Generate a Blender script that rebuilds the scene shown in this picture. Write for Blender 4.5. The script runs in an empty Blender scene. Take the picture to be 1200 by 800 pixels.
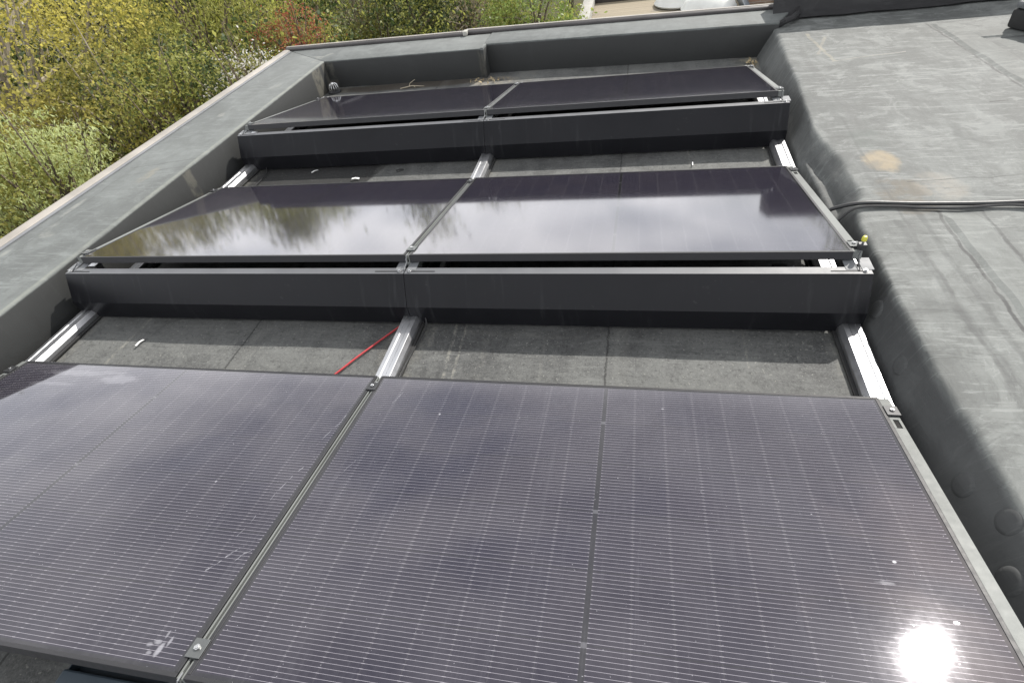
import bpy, bmesh, math, random
import numpy as np
from mathutils import Vector, Matrix, noise

R = math.radians
random.seed(7)
rng = np.random.default_rng(7)
sc = bpy.context.scene
C = sc.collection

# ------------------------------------------------------------------ helpers
def mesh_obj(name, verts, faces, mat, parent=None, smooth=False, loc=None):
    me = bpy.data.meshes.new(name)
    me.from_pydata([tuple(v) for v in verts], [], faces)
    me.update()
    if smooth:
        me.polygons.foreach_set('use_smooth', [True] * len(me.polygons))
    if mat:
        me.materials.append(mat)
    o = bpy.data.objects.new(name, me)
    C.objects.link(o)
    if parent:
        o.parent = parent
    if loc is not None:
        o.location = loc
    return o

class MB:
    """collects shapes and links them as one mesh object"""
    def __init__(s):
        s.v = []; s.f = []
    def add(s, v, f):
        n = len(s.v)
        s.v += [tuple(p) for p in v]
        s.f += [[i + n for i in q] for q in f]
        return s
    def box(s, x0, x1, y0, y1, z0, z1, M=None):
        v = [Vector(p) for p in ((x0, y0, z0), (x1, y0, z0), (x1, y1, z0), (x0, y1, z0), (x0, y0, z1), (x1, y0, z1), (x1, y1, z1), (x0, y1, z1))]
        if M: v = [M @ p for p in v]
        return s.add(v, [[3, 2, 1, 0], [4, 5, 6, 7], [0, 1, 5, 4], [1, 2, 6, 5], [2, 3, 7, 6], [3, 0, 4, 7]])
    def prism(s, poly, z0, z1):
        n = len(poly)
        v = [(x, y, z0) for x, y in poly] + [(x, y, z1) for x, y in poly]
        f = [list(range(n))[::-1], list(range(n, 2 * n))]
        f += [[i, (i + 1) % n, n + (i + 1) % n, n + i] for i in range(n)]
        return s.add(v, f)
    def sweep_x(s, prof, x0, x1):
        """closed profile in (y,z) swept along x"""
        n = len(prof)
        v = [(x0, y, z) for y, z in prof] + [(x1, y, z) for y, z in prof]
        f = [list(range(n)), list(range(n, 2 * n))[::-1]]
        f += [[i, n + i, n + (i + 1) % n, (i + 1) % n] for i in range(n)]
        return s.add(v, f)
    def sweep_y(s, prof, y0, y1):
        n = len(prof)
        v = [(x, y0, z) for x, z in prof] + [(x, y1, z) for x, z in prof]
        f = [list(range(n))[::-1], list(range(n, 2 * n))]
        f += [[i, (i + 1) % n, n + (i + 1) % n, n + i] for i in range(n)]
        return s.add(v, f)
    def tube(s, pts, r, n=8):
        pts = [Vector(p) for p in pts]
        rs = r if isinstance(r, (list, tuple)) else [r] * len(pts)
        base = len(s.v)
        up = None
        for i, p in enumerate(pts):
            d = (pts[min(i + 1, len(pts) - 1)] - pts[max(i - 1, 0)]).normalized()
            if up is None:
                up = d.orthogonal().normalized()
            up = (up - d * up.dot(d))
            up = up.normalized() if up.length > 1e-6 else d.orthogonal().normalized()
            b = d.cross(up)
            for k in range(n):
                a = 2 * math.pi * k / n
                s.v.append(tuple(p + (up * math.cos(a) + b * math.sin(a)) * rs[i]))
        for i in range(len(pts) - 1):
            for k in range(n):
                a = base + i * n + k; b2 = base + i * n + (k + 1) % n
                s.f.append([a, b2, b2 + n, a + n])
        s.f.append([base + k for k in range(n)][::-1])
        s.f.append([base + (len(pts) - 1) * n + k for k in range(n)])
        return s
    def cyl(s, c, ax, r, h, n=14, r2=None):
        c = Vector(c); ax = Vector(ax).normalized()
        return s.tube([c, c + ax * h], [r, r if r2 is None else r2], n)
    def lathe(s, prof, c=(0, 0, 0), n=20):
        base = len(s.v)
        for r, z in prof:
            for k in range(n):
                a = 2 * math.pi * k / n
                s.v.append((c[0] + r * math.cos(a), c[1] + r * math.sin(a), c[2] + z))
        for i in range(len(prof) - 1):
            for k in range(n):
                a = base + i * n + k; b = base + i * n + (k + 1) % n
                s.f.append([a, b, b + n, a + n])
        return s
    def build(s, name, mat, parent=None, smooth=False, bevel=0, loc=None, angle=40):
        o = mesh_obj(name, s.v, s.f, mat, parent, False, loc)
        if bevel or smooth:
            bm = bmesh.new(); bm.from_mesh(o.data)
            bmesh.ops.recalc_face_normals(bm, faces=bm.faces)
            if bevel:
                ed = [e for e in bm.edges if len(e.link_faces) == 2 and e.calc_face_angle() > R(25)]
                bmesh.ops.bevel(bm, geom=ed, offset=bevel, segments=2, affect='EDGES', profile=0.5, clamp_overlap=True)
            if smooth:
                for f in bm.faces: f.smooth = True
                for e in bm.edges:
                    if len(e.link_faces) == 2 and e.calc_face_angle() > R(angle): e.smooth = False
            bm.to_mesh(o.data); bm.free()
        else:
            bm = bmesh.new(); bm.from_mesh(o.data)
            bmesh.ops.recalc_face_normals(bm, faces=bm.faces)
            bm.to_mesh(o.data); bm.free()
        return o

def tag(o, label=None, cat=None, group=None, kind=None):
    if label: o['label'] = label
    if cat: o['category'] = cat
    if group: o['group'] = group
    if kind: o['kind'] = kind
    return o

def empty(name, loc, rot=(0, 0, 0)):
    o = bpy.data.objects.new(name, None)
    o.empty_display_size = 0.1
    C.objects.link(o); o.location = loc; o.rotation_euler = rot
    return o

def copy_tree(o, parent=None):
    c = o.copy(); C.objects.link(c); c.parent = parent
    for ch in list(o.children):
        copy_tree(ch, c)
    return c

# ------------------------------------------------------------------ node helper
class NT:
    def __init__(s, name):
        s.m = bpy.data.materials.new(name); s.m.use_nodes = True
        s.t = s.m.node_tree; s.t.nodes.clear()
        s.out = s.t.nodes.new('ShaderNodeOutputMaterial')
        s.b = s.t.nodes.new('ShaderNodeBsdfPrincipled')
        s.t.links.new(s.b.outputs[0], s.out.inputs[0])
    def n(s, typ, **kw):
        nd = s.t.nodes.new('ShaderNode' + typ)
        for k, v in kw.items(): setattr(nd, k, v)
        return nd
    def put(s, sock, v):
        if isinstance(v, bpy.types.NodeSocket): s.t.links.new(v, sock)
        elif v is not None:
            if isinstance(v, (tuple, list)) and len(v) == 3 and sock.type == 'RGBA': v = (*v, 1)
            sock.default_value = v
    def math(s, op, a, b=None, c=None, clamp=False):
        nd = s.n('Math', operation=op, use_clamp=clamp)
        for i, v in enumerate((a, b, c)):
            if v is not None: s.put(nd.inputs[i], v)
        return nd.outputs[0]
    def mix(s, f, a, b):
        nd = s.n('Mix', data_type='RGBA')
        s.put(nd.inputs[0], f); s.put(nd.inputs[6], a); s.put(nd.inputs[7], b)
        return nd.outputs[2]
    def mixf(s, f, a, b):
        nd = s.n('Mix', data_type='FLOAT')
        s.put(nd.inputs[0], f); s.put(nd.inputs[2], a); s.put(nd.inputs[3], b)
        return nd.outputs[0]
    def coord(s):
        return s.n('TexCoord').outputs['Object']
    def xyz(s, v):
        nd = s.n('SeparateXYZ'); s.put(nd.inputs[0], v); return nd.outputs
    def scale(s, v, sc_, loc=(0, 0, 0), rot=(0, 0, 0)):
        nd = s.n('Mapping'); s.put(nd.inputs[0], v)
        nd.inputs['Scale'].default_value = sc_; nd.inputs['Location'].default_value = loc
        nd.inputs['Rotation'].default_value = rot
        return nd.outputs[0]
    def noise(s, v, scale, detail=4, rough=.55, dist=0):
        nd = s.n('TexNoise'); s.put(nd.inputs['Vector'], v)
        nd.inputs['Scale'].default_value = scale; nd.inputs['Detail'].default_value = detail
        nd.inputs['Roughness'].default_value = rough; nd.inputs['Distortion'].default_value = dist
        return nd.outputs[0]
    def ramp(s, v, lo, hi):
        nd = s.n('MapRange', interpolation_type='SMOOTHSTEP'); s.put(nd.inputs[0], v)
        nd.inputs[1].default_value = lo; nd.inputs[2].default_value = hi
        return nd.outputs[0]
    def blob(s, xyz, cx, cy, rx, ry, wob=None, soft=.5):
        """1 inside an ellipse in the object's own x,y with a wobbly edge"""
        a = s.math('DIVIDE', s.math('SUBTRACT', xyz[0], cx), rx)
        b = s.math('DIVIDE', s.math('SUBTRACT', xyz[1], cy), ry)
        d = s.math('ADD', s.math('MULTIPLY', a, a), s.math('MULTIPLY', b, b))
        if wob is not None: d = s.math('ADD', d, wob)
        return s.ramp(d, 1.0 + soft, 1.0 - soft)
    def line(s, xyz, x0, y0, x1, y1, w, wob=None):
        """1 on a thin segment"""
        L = math.hypot(x1 - x0, y1 - y0); ux, uy = (x1 - x0) / L, (y1 - y0) / L
        dx = s.math('SUBTRACT', xyz[0], x0); dy = s.math('SUBTRACT', xyz[1], y0)
        al = s.math('ADD', s.math('MULTIPLY', dx, ux), s.math('MULTIPLY', dy, uy))
        ac = s.math('SUBTRACT', s.math('MULTIPLY', dx, -uy), s.math('MULTIPLY', dy, -ux))
        if wob is not None: ac = s.math('ADD', ac, wob)
        m = s.ramp(s.math('ABSOLUTE', ac), w, w * .35)
        e = s.math('MULTIPLY', s.math('GREATER_THAN', al, 0), s.math('LESS_THAN', al, L))
        return s.math('MULTIPLY', m, e)
    def bump(s, h, strength, dist=.01):
        nd = s.n('Bump'); s.put(nd.inputs['Height'], h)
        nd.inputs['Strength'].default_value = strength; nd.inputs['Distance'].default_value = dist
        s.t.links.new(nd.outputs[0], s.b.inputs['Normal'])
    def set(s, **kw):
        for k, v in kw.items():
            s.put(s.b.inputs[{'col': 'Base Color', 'rough': 'Roughness', 'metal': 'Metallic', 'spec': 'Specular IOR Level', 'ior': 'IOR'}[k]], v)
        return s.m

def metal_paint(name, col, rough, metal=0.0, grain=40, var=.12, spec=.5, bump=.05):
    t = NT(name); c = t.coord()
    a = t.noise(c, grain, 4); b = t.noise(c, 3.1, 3)
    dk = tuple(v * (1 - var) for v in col); lt = tuple(min(1, v * (1 + var)) for v in col)
    t.set(col=t.mix(t.ramp(b, .3, .7), dk, lt), rough=t.mixf(a, rough * .8, rough * 1.25), metal=metal, spec=spec)
    if bump: t.bump(a, bump, .002)
    return t.m

# ------------------------------------------------------------------ materials
def membrane(name, base, dusty, marks=None, dust=(.42, .66), grit=.5, bumpd=.012, scuff=.6):
    """weathered roofing membrane: grey sheet, pale dust in drifts, fine mineral grit, optional marks"""
    t = NT(name); c = t.coord(); xyz = t.xyz(c)
    big = t.noise(t.scale(c, (1.0, .55, 1)), 1.4, 5, .6, .6)
    mid = t.noise(t.scale(c, (1, .6, 1)), 7, 6, .65, .8)
    streak = t.noise(t.scale(c, (9, 1.1, 1), rot=(0, 0, .12)), 2.2, 5, .7)
    fine = t.noise(c, 190, 3, .6)
    d = t.math('ADD', t.math('MULTIPLY', big, .45), t.math('ADD', t.math('MULTIPLY', mid, .33), t.math('MULTIPLY', streak, .22)))
    col = t.mix(t.ramp(d, *dust), base, dusty)
    g = t.ramp(fine, .3, .72)
    col = t.mix(t.math('MULTIPLY', g, .22 * grit), col, tuple(min(1, v * 2.0) for v in dusty))
    g2 = t.noise(c, 62, 4, .75)
    col = t.mix(t.math('MULTIPLY', t.ramp(g2, .52, .66), .30 * grit), col, tuple(min(1, v * 1.7) for v in dusty))
    col = t.mix(t.math('MULTIPLY', t.ramp(g2, .46, .34), .45 * grit), col, tuple(v * .45 for v in base))
    # mottled drying marks, tide lines and scuffs in several directions
    mo = t.noise(c, 4.2, 9, .68, 1.2)
    col = t.mix(t.math('MULTIPLY', t.ramp(mo, .50, .62), .55 * scuff), col, tuple(min(1, v * 1.28) for v in dusty))
    col = t.mix(t.math('MULTIPLY', t.ramp(mo, .47, .36), .55 * scuff), col, base)
    td = t.noise(c, 2.6, 5, .6, .9)
    for lv in (.44, .53, .60):
        ln = t.ramp(t.math('ABSOLUTE', t.math('SUBTRACT', td, lv)), .006, .001)
        col = t.mix(t.math('MULTIPLY', t.math('MULTIPLY', ln, t.ramp(mo, .45, .6)), .45 * scuff), col, tuple(min(1, v * 1.5) for v in dusty))
    for q, (rz_, sx_, k_) in enumerate(((.3, 1.2, .55), (1.35, .9, .5), (-.5, 1.6, .5))):
        sn = t.noise(t.scale(c, (sx_, sx_ * 8, 1), (q * 3.1, q * 1.7, 0), (0, 0, rz_)), 2.6, 8, .75, .6)
        col = t.mix(t.math('MULTIPLY', t.ramp(sn, .57, .63), k_ * scuff), col, tuple(min(1, v * 1.55) for v in dusty))
        col = t.mix(t.math('MULTIPLY', t.ramp(sn, .41, .35), k_ * .8 * scuff), col, tuple(v * .75 for v in base))
    spot = t.ramp(t.noise(c, 34, 2, .5), .70, .76)
    col = t.mix(t.math('MULTIPLY', spot, .30), col, tuple(v * 1.5 for v in dusty))
    h = t.math('ADD', t.math('MULTIPLY', fine, .10 * grit), t.math('MULTIPLY', mid, .9))
    if marks: col, h = marks(t, xyz, c, col, h)
    t.set(col=col, rough=t.mixf(d, .62, .92), spec=.35)
    t.bump(h, .45, bumpd)
    return t.m

def lower_marks(t, p, c, col, h):
    w = t.math('MULTIPLY', t.math('SUBTRACT', t.noise(c, 5, 4), .5), .05)
    wf = t.math('MULTIPLY', t.math('SUBTRACT', t.noise(c, 30, 4), .5), .02)
    pale = (0.200, 0.195, 0.170)
    brk = t.math('MULTIPLY', t.ramp(t.noise(c, 13, 4, .7), .36, .60), t.ramp(t.noise(c, 75, 3, .7), .34, .58))
    for (x0, y0, x1, y1, ww, k) in ((-1.43, -.4, -1.40, .42, .014, .5), (.24, -.2, .20, .42, .010, .75), (.275, -.2, .245, .42, .007, .6),
                                    (.36, -.2, .36, .30, .02, .15), (.62, -.2, .60, .36, .010, .2), (.115, .24, .105, .40, .016, .4),
                                    (-1.79, -1.3, -1.77, 3.2, .035, .5), (1.27, 1.5, 1.25, 2.1, .006, .7), (1.38, .18, 1.375, .45, .006, .4),
                                    (.25, .335, .75, .32, .016, .16)):
        m = t.math('MULTIPLY', t.line(p, x0, y0, x1, y1, ww, wf), brk)
        col = t.mix(t.math('MULTIPLY', m, k), col, pale)
    # a black sheet patch between the middle and back rows, edge cut on the skew
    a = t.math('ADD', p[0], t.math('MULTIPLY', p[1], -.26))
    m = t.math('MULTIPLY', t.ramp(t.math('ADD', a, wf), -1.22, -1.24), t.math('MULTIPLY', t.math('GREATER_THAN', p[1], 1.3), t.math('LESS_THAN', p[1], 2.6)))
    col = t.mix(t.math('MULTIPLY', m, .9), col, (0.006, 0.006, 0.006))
    # silt line in the far gutter
    m = t.blob(p, -1.1, 3.6, .85, .09, t.math('MULTIPLY', w, 14))
    col = t.mix(t.math('MULTIPLY', m, .8), col, (0.028, 0.021, 0.014))
    m = t.blob(p, -.30, 3.56, .2, .11, t.math('MULTIPLY', w, 20))
    col = t.mix(t.math('MULTIPLY', m, t.math('MULTIPLY', brk, .8)), col, (0.210, 0.185, 0.145))
    m = t.blob(p, 1.79, 3.52, .07, .16, t.math('MULTIPLY', w, 20))
    col = t.mix(t.math('MULTIPLY', m, t.math('MULTIPLY', brk, .85)), col, (0.200, 0.180, 0.125))
    # darker band close under the deflectors and crumbs of pale grit
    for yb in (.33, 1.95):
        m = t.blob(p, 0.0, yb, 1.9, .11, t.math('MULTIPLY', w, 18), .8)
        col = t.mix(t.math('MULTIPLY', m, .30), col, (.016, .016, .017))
    # silt along the rails, lap joints of the felt sheets
    for xr_ in (-1.75, 0.0, 1.75):
        m = t.math('MULTIPLY', t.ramp(t.math('ADD', t.math('ABSOLUTE', t.math('SUBTRACT', p[0], xr_)), t.math('MULTIPLY', w, .9)), .115, .065), brk)
        col = t.mix(t.math('MULTIPLY', m, .40), col, (.15, .145, .125))
    for xr_ in (-.78, .86):
        col = t.mix(t.math('MULTIPLY', t.ramp(t.math('ABSOLUTE', t.math('ADD', t.math('SUBTRACT', p[0], xr_), wf)), .006, .002), .7), col, (.010, .010, .010))
        m = t.math('MULTIPLY', t.ramp(t.math('ABSOLUTE', t.math('ADD', t.math('SUBTRACT', p[0], xr_ + .05), t.math('MULTIPLY', wf, 2.5))), .05, .02), t.mixf(.5, 1, brk))
        col = t.mix(t.math('MULTIPLY', m, .22), col, (.13, .13, .12))
    gr = t.ramp(t.noise(c, 95, 2, .5), .66, .70)
    col = t.mix(t.math('MULTIPLY', gr, .5), col, (.20, .20, .18))
    return col, h

def upper_marks(t, p, c, col, h):
    w = t.math('MULTIPLY', t.math('SUBTRACT', t.noise(c, 9, 5, .65), .5), 2.6)
    wf = t.math('MULTIPLY', t.math('SUBTRACT', t.noise(c, 6, 4), .5), .05)
    brk = t.ramp(t.noise(c, 11, 5, .7), .34, .58)
    # cleaner membrane on the upstand, painted darker still to deepen the face's shade
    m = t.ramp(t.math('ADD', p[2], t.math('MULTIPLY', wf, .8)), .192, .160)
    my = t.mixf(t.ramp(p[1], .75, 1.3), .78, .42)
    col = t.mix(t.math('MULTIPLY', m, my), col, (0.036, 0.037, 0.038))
    # mustard coloured stain and the scuffed smear below it
    m = t.blob(p, 2.075, 1.37, .072, .115, w, .5)
    col = t.mix(t.math('MULTIPLY', m, t.mixf(brk, .35, .72)), col, (0.210, 0.168, 0.105))
    m = t.math('MULTIPLY', t.blob(p, 2.08, 1.05, .10, .16, w, .4), brk)
    col = t.mix(t.math('MULTIPLY', m, .55), col, (0.084, 0.069, 0.048))
    m = t.math('MULTIPLY', t.blob(p, 2.24, 1.12, .09, .12, w, .6), brk)
    col = t.mix(t.math('MULTIPLY', m, .4), col, (0.210, 0.193, 0.164))
    m = t.math('MULTIPLY', t.blob(p, 2.08, 1.62, .08, .12, w, .4), brk)
    col = t.mix(t.math('MULTIPLY', m, .6), col, (0.067, 0.076, 0.071))
    # cream cross of sealant near the corner
    for (x0, y0, x1, y1, ww, k, cc) in ((2.13, 3.42, 2.19, 2.80, .016, .42, (0.210, 0.193, 0.143)), (2.24, 3.32, 2.12, 2.95, .016, .36, (0.210, 0.193, 0.151)), (2.17, 2.80, 2.62, 2.88, .010, .45, (0.210, 0.202, 0.176)),
                                    (3.10, 1.92, 3.16, 1.96, .02, .8, (0.294, 0.294, 0.286)), (2.75, 2.0, 2.84, 2.01, .010, .7, (0.021, 0.021, 0.021)),
                                    (2.12, 1.17, 4.2, 1.34, .006, .6, (0.025, 0.025, 0.025)), (1.9, .62, 2.05, .63, .004, .5, (0.025, 0.025, 0.025)),
                                    (1.99, .85, 2.05, -.2, .022, .45, (0.042, 0.044, 0.044)), (2.08, .95, 2.12, -.6, .016, .4, (0.042, 0.044, 0.044)),
                                    (2.02, 3.0, 2.09, 1.7, .03, .25, (0.063, 0.063, 0.063)), (2.5, 1.75, 2.42, 1.3, .03, .3, (0.046, 0.050, 0.050)),
                                    (2.152, .92, 2.212, -2.5, .010, .8, (.025, .025, .026)), (2.308, .92, 2.408, -2.5, .009, .7, (.03, .03, .031)), (2.14, .906, 2.32, .910, .007, .6, (.03, .03, .03)),
                                    (2.912, 3.44, 3.012, 1.2, .010, .8, (.03, .03, .031)), (2.99, 3.01, 3.64, 3.01, .010, .7, (.03, .03, .031)), (2.02, 1.9, 2.03, -2.5, .010, .35, (.045, .046, .046)),
                                    (2.42, .8, 2.55, -.9, .012, .45, (0.046, 0.046, 0.046))):
        m = t.math('MULTIPLY', t.line(p, x0, y0, x1, y1, ww, wf), t.mixf(.6, 1, brk))
        col = t.mix(t.math('MULTIPLY', m, k), col, cc)
    return col, h

def parapet_marks(t, p, c, col, h):
    # dark clean faces below the dusty top
    wf = t.math('MULTIPLY', t.math('SUBTRACT', t.noise(c, 6, 4), .5), .05)
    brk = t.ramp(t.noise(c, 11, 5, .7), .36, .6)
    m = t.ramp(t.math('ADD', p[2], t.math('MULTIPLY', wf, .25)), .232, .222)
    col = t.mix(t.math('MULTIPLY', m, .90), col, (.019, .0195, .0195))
    pale = (0.189, 0.193, 0.176)
    upm = t.ramp(p[2], .226, .233)
    ew = t.math('MULTIPLY', t.math('MULTIPLY', t.ramp(t.math('ABSOLUTE', t.math('ADD', t.math('ADD', p[0], 1.888), t.math('MULTIPLY', wf, .4))), .022, .004), t.mixf(.6, 1, brk)), t.math('LESS_THAN', p[1], 3.7))
    col = t.mix(t.math('MULTIPLY', t.math('MULTIPLY', ew, upm), .55), col, (.17, .18, .155))
    for (x0, y0, x1, y1, ww, k, cc) in ((-2.42, 1.6, -1.9, 1.72, .006, .6, (0.034, 0.034, 0.034)), (-2.3, 1.52, -1.9, 1.60, .012, .4, (0.042, 0.042, 0.042)),
                                    (-2.33, -1, -2.31, 1.65, .006, .4, (0.038, 0.038, 0.038)), (-2.2, 3.9, -1.95, 3.86, .02, .6, pale), (-2.0, 3.7, -1.9, 3.95, .03, .5, pale)):
        mm = t.math('MULTIPLY', t.line(p, x0, y0, x1, y1, ww, wf), t.mixf(.7, 1, brk))
        up = t.ramp(p[2], .226, .233)
        col = t.mix(t.math('MULTIPLY', t.math('MULTIPLY', mm, k), up), col, cc)
    for (cx, cy, rx, ry, k, cc) in ((-2.35, 1.12, .02, .10, .6, pale), (-2.30, .86, .025, .07, .5, pale), (-2.26, .80, .05, .03, .45, pale), (-2.37, .62, .02, .05, .6, pale), (-2.12, 1.50, .035, .12, .4, (0.176, 0.160, 0.122)), (-2.2, 2.5, .03, .04, .5, pale), (-2.05, 3.1, .04, .1, .3, pale), (-2.0, 3.8, .03, .08, .5, pale)):
        mm = t.math('MULTIPLY', t.blob(p, cx, cy, rx, ry, t.math('MULTIPLY', wf, 60), .7), brk)
        col = t.mix(t.math('MULTIPLY', t.math('MULTIPLY', mm, k), t.ramp(p[2], .226, .233)), col, cc)
    # pale drips on the inner corner and joint
    for (cx, cy, rx, ry, k) in ((-1.86, 3.50, .05, .07, .45), (-1.86, 1.55, .05, .04, .3), (-.38, 3.66, .03, .06, .22), (-1.84, 3.68, .05, .06, .3)):
        mm = t.math('MULTIPLY', t.blob(p, cx, cy, rx, ry, t.math('MULTIPLY', wf, 50), .5), brk)
        low = t.ramp(p[2], .232, .222)
        col = t.mix(t.math('MULTIPLY', t.math('MULTIPLY', mm, low), k), col, (0.151, 0.143, 0.113))
    return col, h

M = {}
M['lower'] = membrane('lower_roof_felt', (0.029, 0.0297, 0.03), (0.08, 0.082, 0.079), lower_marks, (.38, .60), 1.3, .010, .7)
M['upper'] = membrane('upper_roof_membrane', (0.061, 0.0645, 0.0625), (0.113, 0.119, 0.115), upper_marks, (.40, .62), .25, .010, 1.0)
M['strip'] = membrane('membrane_strip', (0.068, 0.072, 0.069), (0.12, 0.127, 0.122), None, (.38, .62), .25, .006)
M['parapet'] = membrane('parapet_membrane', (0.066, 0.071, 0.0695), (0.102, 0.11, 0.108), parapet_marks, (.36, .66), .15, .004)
M['far_wall'] = membrane('upstand_membrane', (0.012, 0.012, 0.013), (0.022, 0.022, 0.023), None, (.4, .7), .15, .008)
M['disc'] = membrane('disc_membrane', (0.03, 0.031, 0.032), (0.04, 0.041, 0.042), None, (.4, .7), .15, .004)
M['frame'] = metal_paint('black_anodised', (0.014, 0.014, 0.016), .52, 0, 60, .1, .4, 0)
def deflector_mat():
    t = NT('anthracite_sheet'); c = t.coord()
    st = t.noise(t.scale(c, (14, 1.2, 1.2)), 2.2, 5, .65); big = t.noise(c, 2.6, 4, .6, .5); fine = t.noise(c, 45, 4, .6)
    col = t.mix(t.ramp(big, .35, .65), (.0075, .0077, .0092), (.0098, .0100, .0118))
    col = t.mix(t.math('MULTIPLY', t.ramp(st, .56, .72), .35), col, (.035, .036, .038))
    col = t.mix(t.math('MULTIPLY', t.ramp(fine, .66, .72), .3), col, (.05, .05, .05))
    t.set(col=col, rough=t.math('ADD', t.mixf(big, .24, .36), t.math('MULTIPLY', st, .08)), spec=.14)
    t.bump(big, .10, .004)
    return t.m
M['deflector'] = deflector_mat()
M['strut'] = metal_paint('dull_strut', (.085, .087, .092), .65, 0, 30, .12, .2, 0)
M['flange'] = metal_paint('sky_sheen_anthracite_flange', (.080, .083, .090), .5, 0, 30, .12, .55, 0)  # paler copy of the anthracite sheet, sky sheen painted into the colour
M['beam'] = metal_paint('grey_coated_beam', (0.12, 0.127, 0.122), .55, 0.0, 50, .12, .3)
M['alu'] = metal_paint('mill_aluminium', (0.46, 0.465, 0.48), .40, 1.0, 25, .06, .5, 0)
M['dark_metal'] = metal_paint('dark_clamp', (0.03, 0.031, 0.033), .4, .3, 50, .1)
M['clamp'] = metal_paint('grey_clamp', (0.1, 0.105, 0.105), .4, .6, 50, .1)
M['bracket'] = metal_paint('bracket_plate', (0.13, 0.135, 0.142), .55, 0, 30, .1, .35)
M['steel'] = metal_paint('bright_steel', (0.5, 0.5, 0.5), .25, 1.0, 40, .1)
M['black'] = metal_paint('black_slot', (.004, .004, .004), .7, 0, 40, .1, .2, 0)
M['rubber'] = metal_paint('black_rubber', (.018, .018, .018), .7, 0, 60, .2, .3)
M['cable'] = metal_paint('black_cable', (.012, .0125, .013), .42, 0, 60, .1, .5)
M['red'] = metal_paint('red_cable', (0.33, 0.025, 0.03), .4, 0, 60, .1, .5)
M['yellow'] = metal_paint('yellow_plastic', (0.42, 0.4, 0.04), .4, 0, 60, .1, .5)
M['teal'] = metal_paint('teal_plastic', (.02, .16, .14), .35, 0, 60, .1, .5)
M['white'] = metal_paint('white_scrap', (0.5, 0.5, 0.49), .5, 0, 60, .1, .5)
M['grey_lid'] = metal_paint('grey_plastic', (0.1, 0.105, 0.11), .45, 0, 60, .1, .5)
M['trim_light'] = metal_paint('beige_edge_trim', (0.2, 0.185, 0.165), .55, 0, 18, .2, .4)
M['trim_dark'] = metal_paint('brown_grey_trim', (0.05, 0.046, 0.046), .45, 0, 18, .2, .45)
M['bluegrey'] = metal_paint('bluegrey_sheet', (0.04, 0.055, 0.07), .45, 0, 18, .2, .45)
M['concrete'] = membrane('pale_concrete', (.20, .195, .175), (.28, .275, .25), None, (.35, .65), .5, .01)
M['dome'] = metal_paint('white_dome', (0.55, 0.56, 0.54), .3, 0, 8, .08, .5)

def planks():
    t = NT('weathered_boards'); c = t.coord(); p = t.xyz(c)
    fr = t.math('FRACT', t.math('DIVIDE', p[1], .145))
    gap = t.math('LESS_THAN', fr, .05)
    idn = t.noise(t.scale(c, (.6, 6.9, 1)), 1.0, 1)
    gr = t.noise(t.scale(c, (1.5, 30, 1)), 3, 5, .7)
    big = t.noise(c, .9, 4, .6)
    col = t.mix(t.math('ADD', t.math('MULTIPLY', idn, .5), t.math('MULTIPLY', gr, .5)), (.16, .135, .095), (.26, .225, .165))
    col = t.mix(t.ramp(big, .52, .68), col, (.12, .11, .095))
    col = t.mix(gap, col, (.05, .045, .04))
    t.set(col=col, rough=.85, spec=.25); t.bump(gr, .3, .01)
    return t.m
M['planks'] = planks()

def bricks(name, a, b, mortar):
    t = NT(name); c = t.coord()
    p = t.xyz(c)
    cv = t.n('CombineXYZ'); t.put(cv.inputs[0], t.math('ADD', p[0], p[1])); t.put(cv.inputs[1], p[2])
    bt = t.n('TexBrick'); t.put(bt.inputs['Vector'], cv.outputs[0])
    bt.inputs['Scale'].default_value = 1; bt.inputs['Brick Width'].default_value = .215; bt.inputs['Row Height'].default_value = .075
    bt.inputs['Mortar Size'].default_value = .01
    for k, v in (('Color1', a), ('Color2', b), ('Mortar', mortar)): bt.inputs[k].default_value = (*v, 1)
    n2 = t.noise(c, 9, 4)
    t.set(col=t.mix(t.math('MULTIPLY', n2, .5), bt.outputs[0], (.2, .13, .10)), rough=.9, spec=.2)
    t.bump(bt.outputs['Fac'], -.5, .008)
    return t.m
M['brick'] = bricks('red_brown_brick', (.19, .11, .08), (.25, .165, .12), (.26, .24, .21))
M['brick2'] = bricks('buff_brick', (.30, .22, .16), (.25, .18, .13), (.36, .34, .31))

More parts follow.
